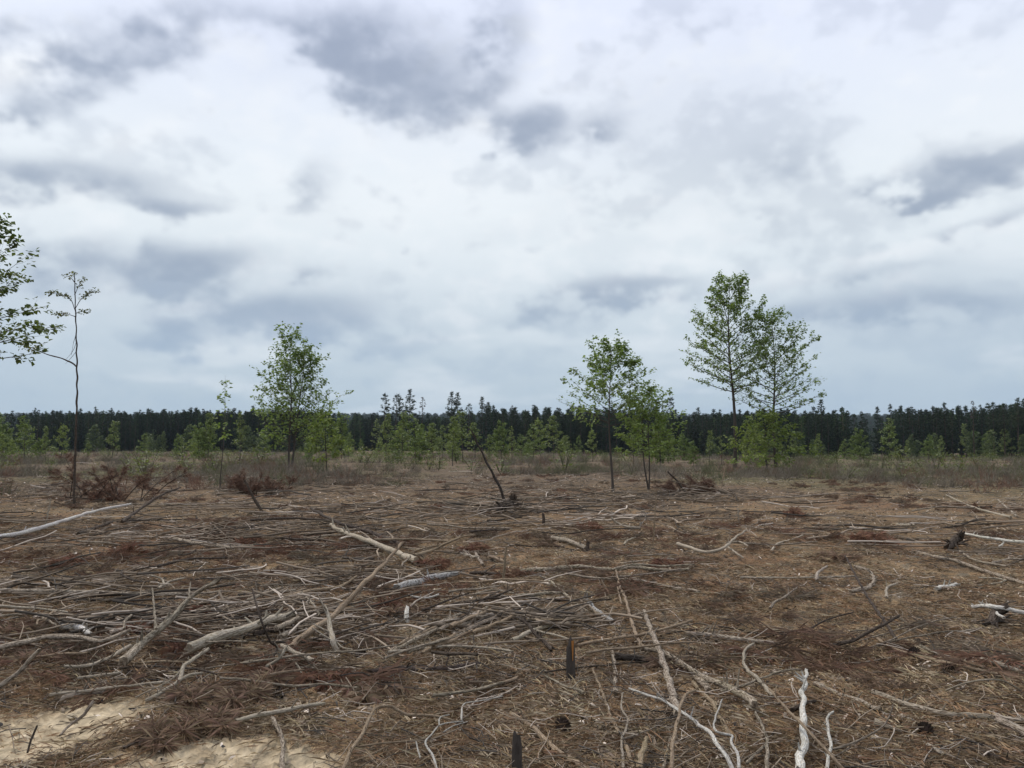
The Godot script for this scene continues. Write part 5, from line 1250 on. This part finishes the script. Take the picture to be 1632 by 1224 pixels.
	wood("thin_stick", "thin dark twig standing in the sand at the far left", "stick", "dark", 0.0057, 0.0048, [V(-2.471, 0.032, -4.381), V(-2.477, 0.082, -4.423), V(-2.474, 0.142, -4.465)], "", [])
	wood("dark_stick", "dark forked stick on needle litter beside the sand", "stick", "dark", 0.0075, 0.0056, [V(-2.015, 0.052, -4.461), V(-1.986, 0.052, -4.573), V(-1.947, 0.052, -4.699)], "", [[0.006, 0.004, [V(-1.954, 0.052, -4.5), V(-1.968, 0.052, -4.607), V(-1.953, 0.052, -4.699)]]])
	wood("grey_log", "smooth pale grey log lying above the sand, bottom left of centre", "log", "pale", 0.0136, 0.0117, [V(-1.556, 0.072, -4.83), V(-1.466, 0.072, -4.903), V(-1.276, 0.072, -5.031), V(-1.127, 0.072, -5.088)], "the smooth pale log", [])
	wood("bark_stick", "bark-flecked stick running from the smooth pale log to the bottom edge", "stick", "grey", 0.0129, 0.0110, [V(-1.136, 0.052, -4.242), V(-1.222, 0.052, -4.578), V(-1.286, 0.052, -4.737), V(-1.38, 0.052, -4.931)], "", [])
	wood("flaky_log", "thick flaky-barked log right of the big bark branch, dark underneath", "log", "pale", 0.0388, 0.0259, [V(-2.363, 0.142, -6.219), V(-2.267, 0.142, -6.395), V(-2.133, 0.142, -6.559), V(-1.977, 0.142, -6.834), V(-1.896, 0.142, -7.42)], "the flaky log", [])
	wood("bent_stick", "tan stick bent to a right angle at the bottom edge left of centre", "stick", "tan", 0.0109, 0.0072, [V(-0.825, 0.042, -4.174), V(-0.82, 0.072, -4.381), V(-0.785, 0.102, -4.547), V(-0.768, 0.142, -4.719), V(-0.755, 0.152, -4.766), V(-0.682, 0.142, -4.869), V(-0.609, 0.102, -4.862), V(-0.455, 0.082, -4.927), V(-0.317, 0.062, -4.921)], "the right-angled stick", [])
	wood("thin_pole", "thin tan stick lying crosswise behind the white bottom rootlets", "stick", "tan", 0.0051, 0.0043, [V(-0.825, 0.062, -4.442), V(-0.67, 0.062, -4.449), V(-0.547, 0.062, -4.502), V(-0.381, 0.062, -4.568)], "", [])
	wood("white_root", "white wiry root curling up from the bottom edge left of a charred stub", "root", "white", 0.0061, 0.0035, [V(-0.357, 0.072, -4.11), V(-0.393, 0.072, -4.266), V(-0.447, 0.072, -4.435), V(-0.43, 0.072, -4.595), V(-0.405, 0.072, -4.766), V(-0.341, 0.072, -4.849), V(-0.282, 0.072, -4.878)], "", [[0.005, 0.003, [V(-0.452, 0.072, -4.237), V(-0.475, 0.072, -4.335), V(-0.498, 0.072, -4.451)]], [0.005, 0.003, [V(-0.402, 0.082, -4.73), V(-0.41, 0.082, -4.909), V(-0.366, 0.082, -4.989)]], [0.004, 0.003, [V(-0.374, 0.062, -4.684), V(-0.331, 0.062, -4.804), V(-0.256, 0.062, -4.919)]]])
	wood("fallen_stick", "thin brown stick at the foot of the right-angled stick", "stick", "tan", 0.0050, 0.0041, [V(-0.803, 0.042, -4.297), V(-0.718, 0.042, -4.349), V(-0.646, 0.042, -4.466)], "", [])
	wood("slim_stick", "tan stick left of the orange-streaked charred stub", "stick", "tan", 0.0125, 0.0104, [V(-0.234, 0.062, -5.503), V(-0.106, 0.062, -5.568), V(0.033, 0.062, -5.66)], "", [])
	wood("white_root", "thin white hooked root above the tan foreground pole", "root", "white", 0.0060, 0.0040, [V(-0.288, 0.072, -4.907), V(-0.303, 0.072, -5.171), V(-0.287, 0.072, -5.286), V(-0.217, 0.072, -5.29), V(-0.063, 0.072, -5.328)], "", [])
	wood("pale_fork", "pale short fork in the heap below the flaky log", "branch", "pale", 0.0133, 0.0078, [V(-1.656, 0.082, -5.772), V(-1.557, 0.142, -5.718), V(-1.532, 0.202, -5.795)], "", [[0.007, 0.005, [V(-1.624, 0.082, -6.031), V(-1.491, 0.082, -5.857), V(-1.386, 0.082, -5.612)]]])
	wood("fallen_stick", "short tan stick among rusty needles left of centre", "stick", "tan", 0.0095, 0.0074, [V(-1.531, 0.142, -5.397), V(-1.451, 0.142, -5.468), V(-1.351, 0.142, -5.502)], "", [])
	wood("upright_stake", "thin wooden stake standing upright left of the long middle log", "stake", "tan", 0.0146, 0.0128, [V(-0.101, -0.03, -9.742), V(-0.087, 0.183, -9.742), V(-0.065, 0.415, -9.742)], "the upright stake", [])
	wood("dead_stalk", "very thin tall dead stalk standing in the middle of the slash", "stalk", "tan", 0.0103, 0.0056, [V(2.053, -0.03, -12.354), V(2.086, 0.433, -12.354), V(2.118, 0.886, -12.354)], "the thin dead stalk", [])
	wood("bent_snag", "tall dark bent dead stem leaning left against the distant saplings", "snag", "char", 0.0393, 0.0189, [V(-0.156, -0.03, -20.935), V(-0.281, 0.396, -20.935), V(-0.563, 0.933, -20.935), V(-0.799, 1.407, -20.935), V(-1.004, 1.841, -20.935)], "the bent dark snag", [])
	wood("short_stub", "short upright dark stub beside the short weathered log", "stump", "dark", 0.0333, 0.0285, [V(1.134, -0.03, -12.632), V(1.135, 0.13, -12.632)], "", [])
	wood("leaning_stub", "dark leaning stick poking up behind the two thin-trunked tree", "snag", "dark", 0.0366, 0.0229, [V(5.029, -0.03, -23.931), V(4.749, 0.38, -23.931), V(4.449, 0.712, -23.931)], "", [])
	wood("dead_stalk", "pale thin stalk standing in front of the tallest tree", "stalk", "tan", 0.0211, 0.0144, [V(6.144, -0.03, -24.831), V(6.225, 0.457, -24.831), V(6.327, 0.959, -24.831)], "", [])
	wood("dead_stalk", "short pale stalk standing far right of the thin dead stalk", "stalk", "pale", 0.0143, 0.0098, [V(4.513, -0.03, -16.765), V(4.493, 0.26, -16.765)], "", [])
	wood("dead_stalk", "thin pale stalk standing by the brown dead pine top", "stalk", "pale", 0.0169, 0.0102, [V(-8.748, -0.03, -15.814), V(-8.688, 0.305, -15.814), V(-8.66, 0.504, -15.814)], "", [])
	wood("dark_stub", "small dark stub left of the boomerang-shaped twig", "stump", "dark", 0.0367, 0.0306, [V(0.606, -0.03, -16.312), V(0.607, 0.193, -16.312)], "", [])
	wood("leaning_stub", "dark leaning dead stem left of the far slash, below the slim sapling", "snag", "dark", 0.0373, 0.0224, [V(-5.633, -0.03, -19.013), V(-5.896, 0.41, -19.013), V(-6.044, 0.686, -19.013)], "", [])
	burnt_stub("charred stub of a sapling with an orange streak, right of the pole bundle", 0.391, -5.726, 0.310, 0.029, true, "the orange-streaked stub")
	burnt_stub("black charred double-pointed stub at the bottom edge", 0.022, -4.224, 0.210, 0.025, false, "the black bottom stub")
	root_stump("dark upturned stump with roots in the right middle of the field", 6.70, -12.78, 0.19, "the upturned stump")
	root_stump("dark burnt root clump at the foot of the bent snag", -0.14, -18.78, 0.3, "the burnt root clump")
	root_stump("small dark root clump under the white broken branch", 4.18, -7.35, 0.14, "the small root clump")
	dead_top("brown fallen pine top heaped around the tall bare sapling", -10.95, -22.75, 1.9, 1.5)
	dead_top("dark grey brush heap below the slim sparse sapling", -7.60, -25.43, 1.0, 0.7)
	dead_top("low dark brush heap right of the two-trunked small tree", 5.43, -24.79, 1.0, 0.5)

func build_needles() -> void:
	needles("rust-red needle spray hanging beside the tip of the big bark branch", -2.850, -7.752, 0.332, 900, 0.90, Color(0.240, 0.132, 0.085))
	needles("rust-red needle spray under the middle of the big bark branch", -2.556, -6.600, 0.235, 900, 0.80, Color(0.240, 0.132, 0.085))
	needles("red-brown needle spray just left of the big bark branch", -3.084, -7.078, 0.202, 900, 0.70, Color(0.240, 0.132, 0.085))
	needles("rust fan of needles standing upright in front of the slash heap", -1.240, -5.702, 0.244, 900, 1.00, Color(0.240, 0.132, 0.085))
	needles("tallest rust-red needle tuft beside a dark pine cone", -1.093, -5.810, 0.190, 900, 1.10, Color(0.240, 0.132, 0.085))
	needles("broad drooping tan-brown needle tuft below the dark pine cone", -0.969, -5.412, 0.239, 900, 1.00, Color(0.280, 0.195, 0.130))
	needles("drooping brown needle tuft right of the broad tan-brown one", -0.769, -5.576, 0.207, 900, 1.00, Color(0.280, 0.195, 0.130))
	needles("rust needle spray above the smooth pale log", -1.489, -5.941, 0.254, 900, 0.80, Color(0.240, 0.132, 0.085))
	needles("flattened brown needles left of the rust spray above the smooth log", -1.626, -5.592, 0.239, 900, 0.60, Color(0.280, 0.195, 0.130))
	needles("red-brown needle spray behind the left slash heap", -3.534, -12.500, 0.392, 900, 0.70, Color(0.240, 0.132, 0.085))
	needles("small red-brown needle spray beside a crosswise dark pole", -4.150, -13.372, 0.343, 900, 0.70, Color(0.240, 0.132, 0.085))
	needles("flat rust needle patch in the left middle field", -5.703, -12.381, 0.529, 900, 0.40, Color(0.240, 0.132, 0.085))
	needles("flat rust needle patch near the left edge behind the long log", -5.771, -10.876, 0.388, 900, 0.40, Color(0.240, 0.132, 0.085))
	needles("brown needle spray hanging at the left edge", -4.114, -7.100, 0.253, 900, 0.60, Color(0.280, 0.195, 0.130))
	needles("brown needle spray beside the leaning left branch", -3.527, -6.343, 0.249, 900, 0.60, Color(0.280, 0.195, 0.130))
	needles("rust needle patch under the big leaning pole", -1.296, -8.122, 0.347, 900, 0.60, Color(0.240, 0.132, 0.085))
	needles("brown needle patch between the leaning pole and the parallel bundle", -1.016, -7.822, 0.279, 900, 0.50, Color(0.280, 0.195, 0.130))
	needles("distant rust needle spray left of the burnt root clump", -2.000, -19.758, 0.620, 900, 0.70, Color(0.240, 0.132, 0.085))
	needles("low rust needle mound left of the upturned stump", 5.591, -13.120, 0.561, 900, 0.50, Color(0.240, 0.132, 0.085))
	needles("brown needle mound behind the hook-shaped branch", 4.384, -11.393, 0.406, 900, 0.50, Color(0.280, 0.195, 0.130))
	needles("small red needle spray beside the lichened log", -1.013, -10.852, 0.309, 900, 0.50, Color(0.240, 0.132, 0.085))
	needles("drab needle spray above the sand, left of the smooth pale log", -1.686, -5.274, 0.226, 900, 0.50, Color(0.280, 0.195, 0.130))
	needles("drab needle spray right of the wishbone branch foot", -1.920, -5.227, 0.223, 900, 0.50, Color(0.280, 0.195, 0.130))
	needles("flat brown needles lying on the sandy bank", -1.876, -4.657, 0.212, 900, 0.40, Color(0.280, 0.195, 0.130))
	needles("brown needle drift along the edge of the sand", -1.725, -4.851, 0.221, 900, 0.40, Color(0.280, 0.195, 0.130))
	needles("reddish needle spray on the right end of the long middle log", 1.951, -10.791, 0.277, 900, 0.60, Color(0.240, 0.132, 0.085))
	needles("red-brown needle spray behind the short weathered log", 1.417, -15.380, 0.395, 900, 0.50, Color(0.240, 0.132, 0.085))
	needles("far reddish needle patch right of the thin dead stalk", 6.061, -17.944, 0.588, 900, 0.50, Color(0.240, 0.132, 0.085))
	needles("red-brown needles behind the upright stake", -0.611, -12.480, 0.356, 900, 0.60, Color(0.240, 0.132, 0.085))
	needles("red-brown needle spray at the foot of the fallen pine top", -11.038, -22.763, 0.584, 900, 0.50, Color(0.240, 0.132, 0.085))
	cone("dark open pine cone beside the tallest rust needle tuft", -1.108, -6.433, 0.085)
	cone("dark pine cone at bottom right by a small pale splinter", 2.268, -4.705, 0.085)
	cone("small dark pine cone below the pale three-armed twig", 0.261, -4.760, 0.085)
	cone("dark pine cone beside the very long slim pole", 3.053, -6.463, 0.085)
	cone("small dark cone in the soil between two long right poles", 2.997, -5.962, 0.085)

# loose sticks one could pick up, each an object of its own; the rest is slash
func build_sticks() -> void:
	var made := 0
	var tries := 0
	while made < 150 and tries < 2000:
		tries += 1
		var p := somewhere(4.4, 27.0, 0.9)
		if absf(p.x) > 0.60 * -p.y: continue
		if p.x > 0.12 * -p.y and rng.randf() < 0.55: continue
		if sand(p.x, p.y) > 0.3: continue
		var d := -p.y
		var ln := rng.randf_range(0.35, 1.0) * (0.7 + d * 0.075)
		var r := rng.randf_range(0.006, 0.014) * (0.75 + d * 0.035)
		var turn := rng.randf_range(-0.75, 0.75) if rng.randf() < 0.72 else rng.randf_range(-1.57, 1.57)
		var dir := Vector2(cos(turn), sin(turn))
		var pts := []
		var side := Vector2(-dir.y, dir.x)
		var bow := rng.randf_range(-0.05, 0.05)
		var hgt := rng.randf_range(0.0, 0.10)
		var tilt := rng.randf_range(-0.06, 0.12)
		for i in 5:
			var t := i / 4.0
			var q := p + dir * ln * (t - 0.5) + side * ln * (bow * sin(PI * t) + rng.randf_range(-0.022, 0.022))
			pts.append(Vector3(q.x, r * 0.8 + hgt + tilt * t + 0.01, q.y))
		var tone: String = ["grey", "grey", "tan", "dark", "dark", "grey", "tan", "pale"][rng.randi() % 7]
		var size := ("thick " if r > 0.014 else "slim ") + ("long " if ln > 1.1 else "short ")
		var look: String = {"grey": "grey barked", "tan": "brown", "pale": "pale bare", "dark": "dark"}[tone]
		var lie := "lying crosswise"
		if absf(turn) > 1.0: lie = "pointing away"
		elif turn > 0.3: lie = "slanting down right"
		elif turn < -0.3: lie = "slanting up right"
		var label := size + look + " stick " + lie + " " + where_from(p)
		if used_labels.has(label) or label.split(" ").size() > 16: continue
		var forks := []
		if rng.randf() < 0.3 and ln > 0.6:
			var m: Vector3 = pts[2]
			var fd := (dir * 0.7 + side * (1.0 if rng.randf() < 0.5 else -1.0)).normalized() * ln * 0.3
			forks.append([r * 0.6, r * 0.3, [m, m + Vector3(fd.x * 0.5, 0.03, fd.y * 0.5), m + Vector3(fd.x, 0.05, fd.y)]])
		wood("loose_stick", label, "stick", tone, r, r * rng.randf_range(0.5, 0.9), pts, "", forks, "loose sticks strewn over the slash")
		made += 1

func build_litter() -> void:
	# needle litter: little mats of fallen pine needles
	for kind in 3:
		var st := Shape.new()
		for i in 22:
			var a := rng.randf() * TAU
			var d := Vector3(cos(a), rng.randf_range(-0.05, 0.16), sin(a))
			var at := Vector3(rng.randf_range(-0.11, 0.11), rng.randf_range(0.0, 0.018), rng.randf_range(-0.11, 0.11))
			var ln := rng.randf_range(0.03, 0.11)
			var sd := Vector3(-d.z, 0, d.x).normalized() * 0.0013
			var v := rng.randf_range(0.55, 1.5)
			var c := Color(v, v * rng.randf_range(0.92, 1.05), v * rng.randf_range(0.85, 1.05))
			var mid := at + d * ln * 0.5 + Vector3(0, 0.006, 0)
			st.face(at - sd, at + sd, mid + sd, c)
			st.face(mid + sd, at + d * ln, at - sd, c)
		var places := []
		var tints := PackedColorArray()
		for i in 6500:
			var p := somewhere(2.8, 17.0, 0.85)
			var k := patch_noise.get_noise_2d(p.x * 1.4 - 30.0, p.y * 1.4)
			if k < -0.18 and rng.randf() < 0.7: continue
			if sand(p.x, p.y) > 0.25 and rng.randf() < 0.90: continue
			places.append(flat_at(p.x, p.y, 0.008, rng.randf_range(0.7, 1.35), 0.22))
			tints.push_back(Color(0.305, 0.222, 0.142).lerp([Color(0.34, 0.205, 0.122), Color(0.50, 0.41, 0.28), Color(0.125, 0.093, 0.066)][rng.randi() % 3], rng.randf()))
		scatter("needle_litter", st.done(), M.litter, places, tints, "fallen brown pine needles matted over the soil", "litter")
	# twigs
	for kind in 4:
		var st := Shape.new()
		var pts := [Vector3(-0.2, 0, 0)]
		for i in 3:
			pts.append(Vector3(-0.2 + 0.133 * (i + 1), rng.randf_range(-0.012, 0.03), rng.randf_range(-0.035, 0.035)))
		var line := spline(pts, 0.05)
		var rad := PackedFloat32Array()
		for i in line.size(): rad.push_back(lerpf(0.0044, 0.0022, float(i) / line.size()))
		st.tube(line, rad, 5, Color.WHITE, 2.0)
		if kind > 0:
			var m := line[line.size() / 2]
			st.tube(PackedVector3Array([m, m + Vector3(0.05, 0.02, 0.05 * (kind - 2.2)), m + Vector3(0.12, 0.03, 0.09 * (kind - 2.2))]), PackedFloat32Array([0.003, 0.0025, 0.0015]), 4, Color.WHITE, 2.0)
		var places := []
		var tints := PackedColorArray()
		for i in 7500:
			var p := somewhere(3.0, 40.0, 0.85)
			var left := 1.0 - sm(-0.05, 0.35, p.x / -p.y)
			var k := patch_noise.get_noise_2d(p.x * 0.9 + 70.0, p.y * 0.9)
			if rng.randf() > 0.26 + 0.36 * left + k * 1.0: continue
			if sand(p.x, p.y) > 0.2 and rng.randf() < 0.94: continue
			var s := rng.randf_range(0.3, 1.15) * (0.75 + 0.03 * -p.y)
			var t := flat_at(p.x, p.y, 0.008 + rng.randf() * rng.randf() * 0.08, s, 0.3)
			places.append(t)
			var v := rng.randf()
			tints.push_back(grey(rng.randf_range(0.10, 0.22), 0.26) if v < 0.60 else grey(rng.randf_range(0.24, 0.46), 0.18) if v < 0.76 else grey(rng.randf_range(0.04, 0.08), 0.12))
		scatter("twig_litter", st.done(), M.litter, places, tints, "small broken twigs strewn over the ground", "twigs")
	# bark flakes, chips and dead leaves
	for kind in 3:
		var st := Shape.new()
		var l: float = [0.035, 0.028, 0.05][kind]
		var w: float = [0.012, 0.022, 0.010][kind]
		for s in 3:
			var x0 := lerpf(-l, l, s / 3.0)
			var x1 := lerpf(-l, l, (s + 1) / 3.0)
			var y0 := 0.010 * (1.0 - pow(x0 / l, 2))
			var y1 := 0.010 * (1.0 - pow(x1 / l, 2))
			var w0 := w * (0.55 + 0.45 * (1.0 - absf(x0 / l)))
			var w1 := w * (0.55 + 0.45 * (1.0 - absf(x1 / l)))
			st.face(Vector3(x0, y0, -w0), Vector3(x1, y1, -w1), Vector3(x1, y1 + 0.004, w1), Color.WHITE)
			st.face(Vector3(x0, y0, -w0), Vector3(x1, y1 + 0.004, w1), Vector3(x0, y0 + 0.004, w0), Color.WHITE)
		var places := []
		var tints := PackedColorArray()
		for i in 22000:
			var p := somewhere(2.9, 38.0, 0.85)
			var k := patch_noise.get_noise_2d(p.x * 1.1 - 170.0, p.y * 1.1)
			if rng.randf() > 0.5 + k * 1.3: continue
			if sand(p.x, p.y) > 0.2 and rng.randf() < 0.93: continue
			places.append(flat_at(p.x, p.y, 0.010, rng.randf_range(0.22, 0.85) * (0.85 + 0.012 * -p.y), 0.8))
			var v := rng.randf()
			tints.push_back(grey(rng.randf_range(0.14, 0.32), 0.26) if v < 0.60 else grey(rng.randf_range(0.42, 0.68), 0.17) if v < 0.80 else grey(rng.randf_range(0.03, 0.07), 0.1))
		scatter("bark_chips", st.done(), M.litter, places, tints, "scattered bark flakes, wood chips and dead leaves", "litter")
	# clods of soil
	var cl := Shape.new()
	var rings := [[-0.3, 0.6], [0.15, 1.0], [0.55, 0.75], [0.8, 0.3]]
	for r in 3:
		for j in 7:
			var q := []
			for e in [[r, j], [r, j + 1], [r + 1, j + 1], [r + 1, j]]:
				var a: float = TAU * (e[1] % 7) / 7.0 + e[0] * 0.3
				var k: float = rings[e[0]][1] * (1.0 + 0.22 * sin(e[1] % 7 * 2.7 + e[0] * 1.9))
				q.append(Vector3(cos(a) * k, rings[e[0]][0], sin(a) * k) * 0.03)
			cl.face(q[0], q[2], q[1], Color.WHITE)
			cl.face(q[0], q[3], q[2], Color.WHITE)
	var cp := []
	var ct := PackedColorArray()
	for i in 30000:
		var p := somewhere(2.9, 42.0, 0.85)
		if rng.randf() > 0.5 + patch_noise.get_noise_2d(p.x * 1.6 + 210.0, p.y * 1.6): continue
		if sand(p.x, p.y) > 0.2 and rng.randf() < 0.85: continue
		cp.append(flat_at(p.x, p.y, -0.004, rng.randf_range(0.2, 1.0) * rng.randf_range(0.4, 1.3) * (0.9 + 0.025 * -p.y), 0.5))
		var c := soil(p.x, p.y)
		var v := rng.randf_range(0.4, 1.15)
		ct.push_back(Color(c.r * v, c.g * v, c.b * v))
	scatter("soil_clods", cl.done(), M.litter, cp, ct, "crumbly clods of brown soil", "soil")
	var heaps := [[-2.51, -7.15, 0.59, 0.22], [-1.91, -7.49, 0.51, 0.30], [-3.54, -7.22, 0.65, 0.18], [-5.73, -13.18, 1.48, 0.20], [-4.15, -14.11, 1.48, 0.20], [-2.14, -18.44, 1.80, 0.22], [-1.85, -9.75, 0.66, 0.18], [-0.22, -18.86, 0.57, 0.30], [0.19, -7.63, 0.29, 0.15], [5.05, -23.05, 1.04, 0.30], [2.26, -22.68, 2.04, 0.15], [-4.99, -9.16, 0.69, 0.15]]
	# slash poles beyond those that can be told apart
	for kind in 3:
		var st := Shape.new()
		var pts := []
		for i in 5: pts.append(Vector3(-0.75 + 0.375 * i, rng.randf_range(-0.02, 0.03), rng.randf_range(-0.05, 0.05)))
		var line := spline(pts, 0.15)
		var rad := PackedFloat32Array()
		for i in line.size(): rad.push_back(lerpf(0.021, 0.012, float(i) / line.size()))
		st.tube(line, rad, 6, Color.WHITE, 2.0, 0.05, true, rng, 0.2)
		for k in kind:
			var m := line[3 + k * 4]
			var zz := 0.14 * (1 if k == 0 else -1)
			st.tube(PackedVector3Array([m, m + Vector3(0.12, 0.05, zz), m + Vector3(0.32, 0.08, zz * 2.2)]), PackedFloat32Array([0.010, 0.008, 0.004]), 5, Color.WHITE, 2.0)
		var places := []
		var tints := PackedColorArray()
		for i in 1500:
			var p := somewhere(6.5, 75.0, 0.8)
			var left := 1.0 - sm(-0.1, 0.3, p.x / -p.y)
			var k := patch_noise.get_noise_2d(p.x * 0.35 + 20.0, p.y * 0.35)
			if rng.randf() > (0.08 + 0.20 * left + 1.1 * k) * (1.0 - 0.72 * sm(27, 40, -p.y)): continue
			var s := rng.randf_range(0.35, 1.25) * (0.8 + 0.012 * -p.y)
			var b := Basis.from_euler(Vector3(rng.randf_range(-0.2, 0.2), rng.randf_range(-1.2, 1.2) if rng.randf() < 0.5 else rng.randf() * TAU, rng.randf_range(-0.10, 0.12)))
			places.append(Transform3D(b.scaled(Vector3(s, s * 0.8, s * 0.8)), Vector3(p.x, ground(p.x, p.y) + 0.02 + rng.randf() * rng.randf() * 0.16, p.y)))
			var v := rng.randf()
			tints.push_back(grey(rng.randf_range(0.11, 0.25), 0.26) if v < 0.66 else grey(rng.randf_range(0.30, 0.48), 0.18) if v < 0.80 else grey(rng.randf_range(0.05, 0.09), 0.18))
		# heaped where the machines left the tops
		for i in 260:
			var h: Array = heaps[rng.randi() % heaps.size()]
			var off := Vector2(rng.randfn(), rng.randfn() * 0.55)
			var p := Vector2(h[0], h[1]) + off * float(h[2])
			var s := rng.randf_range(0.25, 0.85) * (0.55 + 0.035 * -p.y)
			var b := Basis.from_euler(Vector3(rng.randf_range(-0.4, 0.4), rng.randfn(0.4, 0.75), rng.randf_range(-0.3, 0.3)))
			places.append(Transform3D(b.scaled(Vector3(s, s * 0.8, s * 0.8)), Vector3(p.x, ground(p.x, p.y) + 0.02 + rng.randf() * float(h[3]) * exp(-off.length_squared() * 0.5), p.y)))
			var v := rng.randf()
			tints.push_back(grey(rng.randf_range(0.11, 0.25), 0.26) if v < 0.66 else grey(rng.randf_range(0.30, 0.48), 0.18) if v < 0.80 else grey(rng.randf_range(0.05, 0.09), 0.18))
		scatter("slash", st.done(), M.litter, places, tints, "tangle of cut and broken branches covering the clearing", "slash")
	# rusty dead sprays too many and too small to tell apart
	for kind in 2:
		var m := spray_mesh(0.32, 170, 0.5, Color(1, 1, 1))
		var places := []
		var tints := PackedColorArray()
		for i in 1500:
			var p := somewhere(5.5, 40.0, 0.85)
			var left := 1.0 - sm(-0.1, 0.3, p.x / -p.y)
			var k := patch_noise.get_noise_2d(p.x * 0.5 - 120.0, p.y * 0.5)
			if rng.randf() > 0.06 + 0.28 * left + 1.5 * k: continue
			var s := rng.randf_range(0.6, 1.35)
			var b := Basis.from_euler(Vector3(rng.randf_range(-0.3, 0.3), rng.randf() * TAU, rng.randf_range(-0.3, 0.3)))
			places.append(Transform3D(b.scaled(Vector3(s, s * 0.75, s)), Vector3(p.x, ground(p.x, p.y) + 0.01, p.y)))
			tints.push_back(Color(0.215, 0.118, 0.075).lerp(Color(0.19, 0.15, 0.105), rng.randf()))
		scatter("rusty_needles", m[1], M.needle, places, tints, "small rust-brown dead pine sprays in the slash", "needles")

func build_brush() -> void:
	# leafless grey-brown brush over the back of the clearing
	for kind in 4:
		var st := Shape.new()
		for i in 26:
			var a := rng.randf() * TAU
			var lean := rng.randf_range(0.1, 0.9)
			var h := rng.randf_range(0.3, 0.85)
			var o := Vector3(rng.randf_range(-0.3, 0.3), 0, rng.randf_range(-0.3, 0.3))
			var d := Vector3(cos(a) * lean, 1, sin(a) * lean).normalized()
			var tip := o + d * h
			var v := rng.randf_range(0.7, 1.3)
			st.tube(PackedVector3Array([o, o + d * h * 0.5 + Vector3(rng.randf_range(-1, 1), 0, rng.randf_range(-1, 1)) * 0.04, tip]), PackedFloat32Array([0.007, 0.005, 0.002]), 3, Color(v, v, v), 2.0, 0.0, false)
			for k in 4:
				var m := o.lerp(tip, rng.randf_range(0.35, 0.95))
				var td := (d + Vector3(rng.randf_range(-1, 1), rng.randf_range(-0.2, 0.6), rng.randf_range(-1, 1)) * 0.9).normalized()
				st.tube(PackedVector3Array([m, m + td * h * rng.randf_range(0.18, 0.4)]), PackedFloat32Array([0.0035, 0.0015]), 3, Color(v, v, v), 2.0, 0.0, false)
		var places := []
		var tints := PackedColorArray()
		for i in 3000:
			var p := somewhere(23.0, 235.0, 1.0)
			var k := patch_noise.get_noise_2d(p.x * 0.14 + 20.0, p.y * 0.14)
			if rng.randf() > (0.34 + 1.9 * k) * (0.12 + 0.88 * sm(24, 34, -p.y)): continue
			var s := rng.randf_range(0.35, 1.0) * (0.9 + 0.004 * -p.y)
			places.append(Transform3D(Basis(Vector3.UP, rng.randf() * TAU).scaled(Vector3(s * 1.3, s * rng.randf_range(0.25, 1.0), s * 1.3)), Vector3(p.x, ground(p.x, p.y) - 0.03, p.y)))
			var v := rng.randf()
			tints.push_back(Color(0.145, 0.122, 0.094).lerp(Color(0.235, 0.205, 0.160), rng.randf()) if v < 0.66 else Color(0.135, 0.140, 0.075) if v < 0.88 else Color(0.20, 0.115, 0.080))
		scatter("dead_brush", st.done(), M.litter, places, tints, "low leafless grey-brown brush over the back of the clearing", "brush")
	# fresh green growth among it
	for kind in 2:
		var st := Shape.new()
		for i in 70:
			var a := rng.randf() * TAU
			var r := sqrt(rng.randf()) * 0.45
			var y := rng.randf_range(0.08, 0.75) * (1.1 - r)
			var d := Vector3(cos(a), rng.randf_range(-0.2, 0.8), sin(a)).normalized()
			var v := rng.randf_range(0.7, 1.3)
			st.leaf(Vector3(cos(a) * r, y, sin(a) * r), d, d.cross(Vector3.UP).normalized(), 0.12, 0.08, 0.1, Color(v, v, v))
		for i in 9:
			var a := rng.randf() * TAU
			st.tube(PackedVector3Array([Vector3.ZERO, Vector3(cos(a) * 0.15, 0.35, sin(a) * 0.15), Vector3(cos(a) * 0.35, 0.65, sin(a) * 0.35)]), PackedFloat32Array([0.008, 0.006, 0.003]), 3, Color(0.6, 0.5, 0.45), 2.0, 0.0, false)
		var places := []
		var tints := PackedColorArray()
		for i in 1300:
			var p := somewhere(34.0, 240.0, 0.6)
			var k := patch_noise.get_noise_2d(p.x * 0.10 - 220.0, p.y * 0.10)
			if rng.randf() > 0.16 + 1.7 * k: continue
			var s := rng.randf_range(0.5, 1.7)
			places.append(Transform3D(Basis(Vector3.UP, rng.randf() * TAU).scaled(Vector3(s, s * rng.randf_range(0.7, 1.4), s)), Vector3(p.x, ground(p.x, p.y), p.y)))
			tints.push_back(Color(0.115, 0.150, 0.055).lerp(Color(0.175, 0.190, 0.085), rng.randf()))
		scatter("green_growth", st.done(), M.leaf, places, tints, "low fresh green shrubs across the back of the clearing", "shrubs")
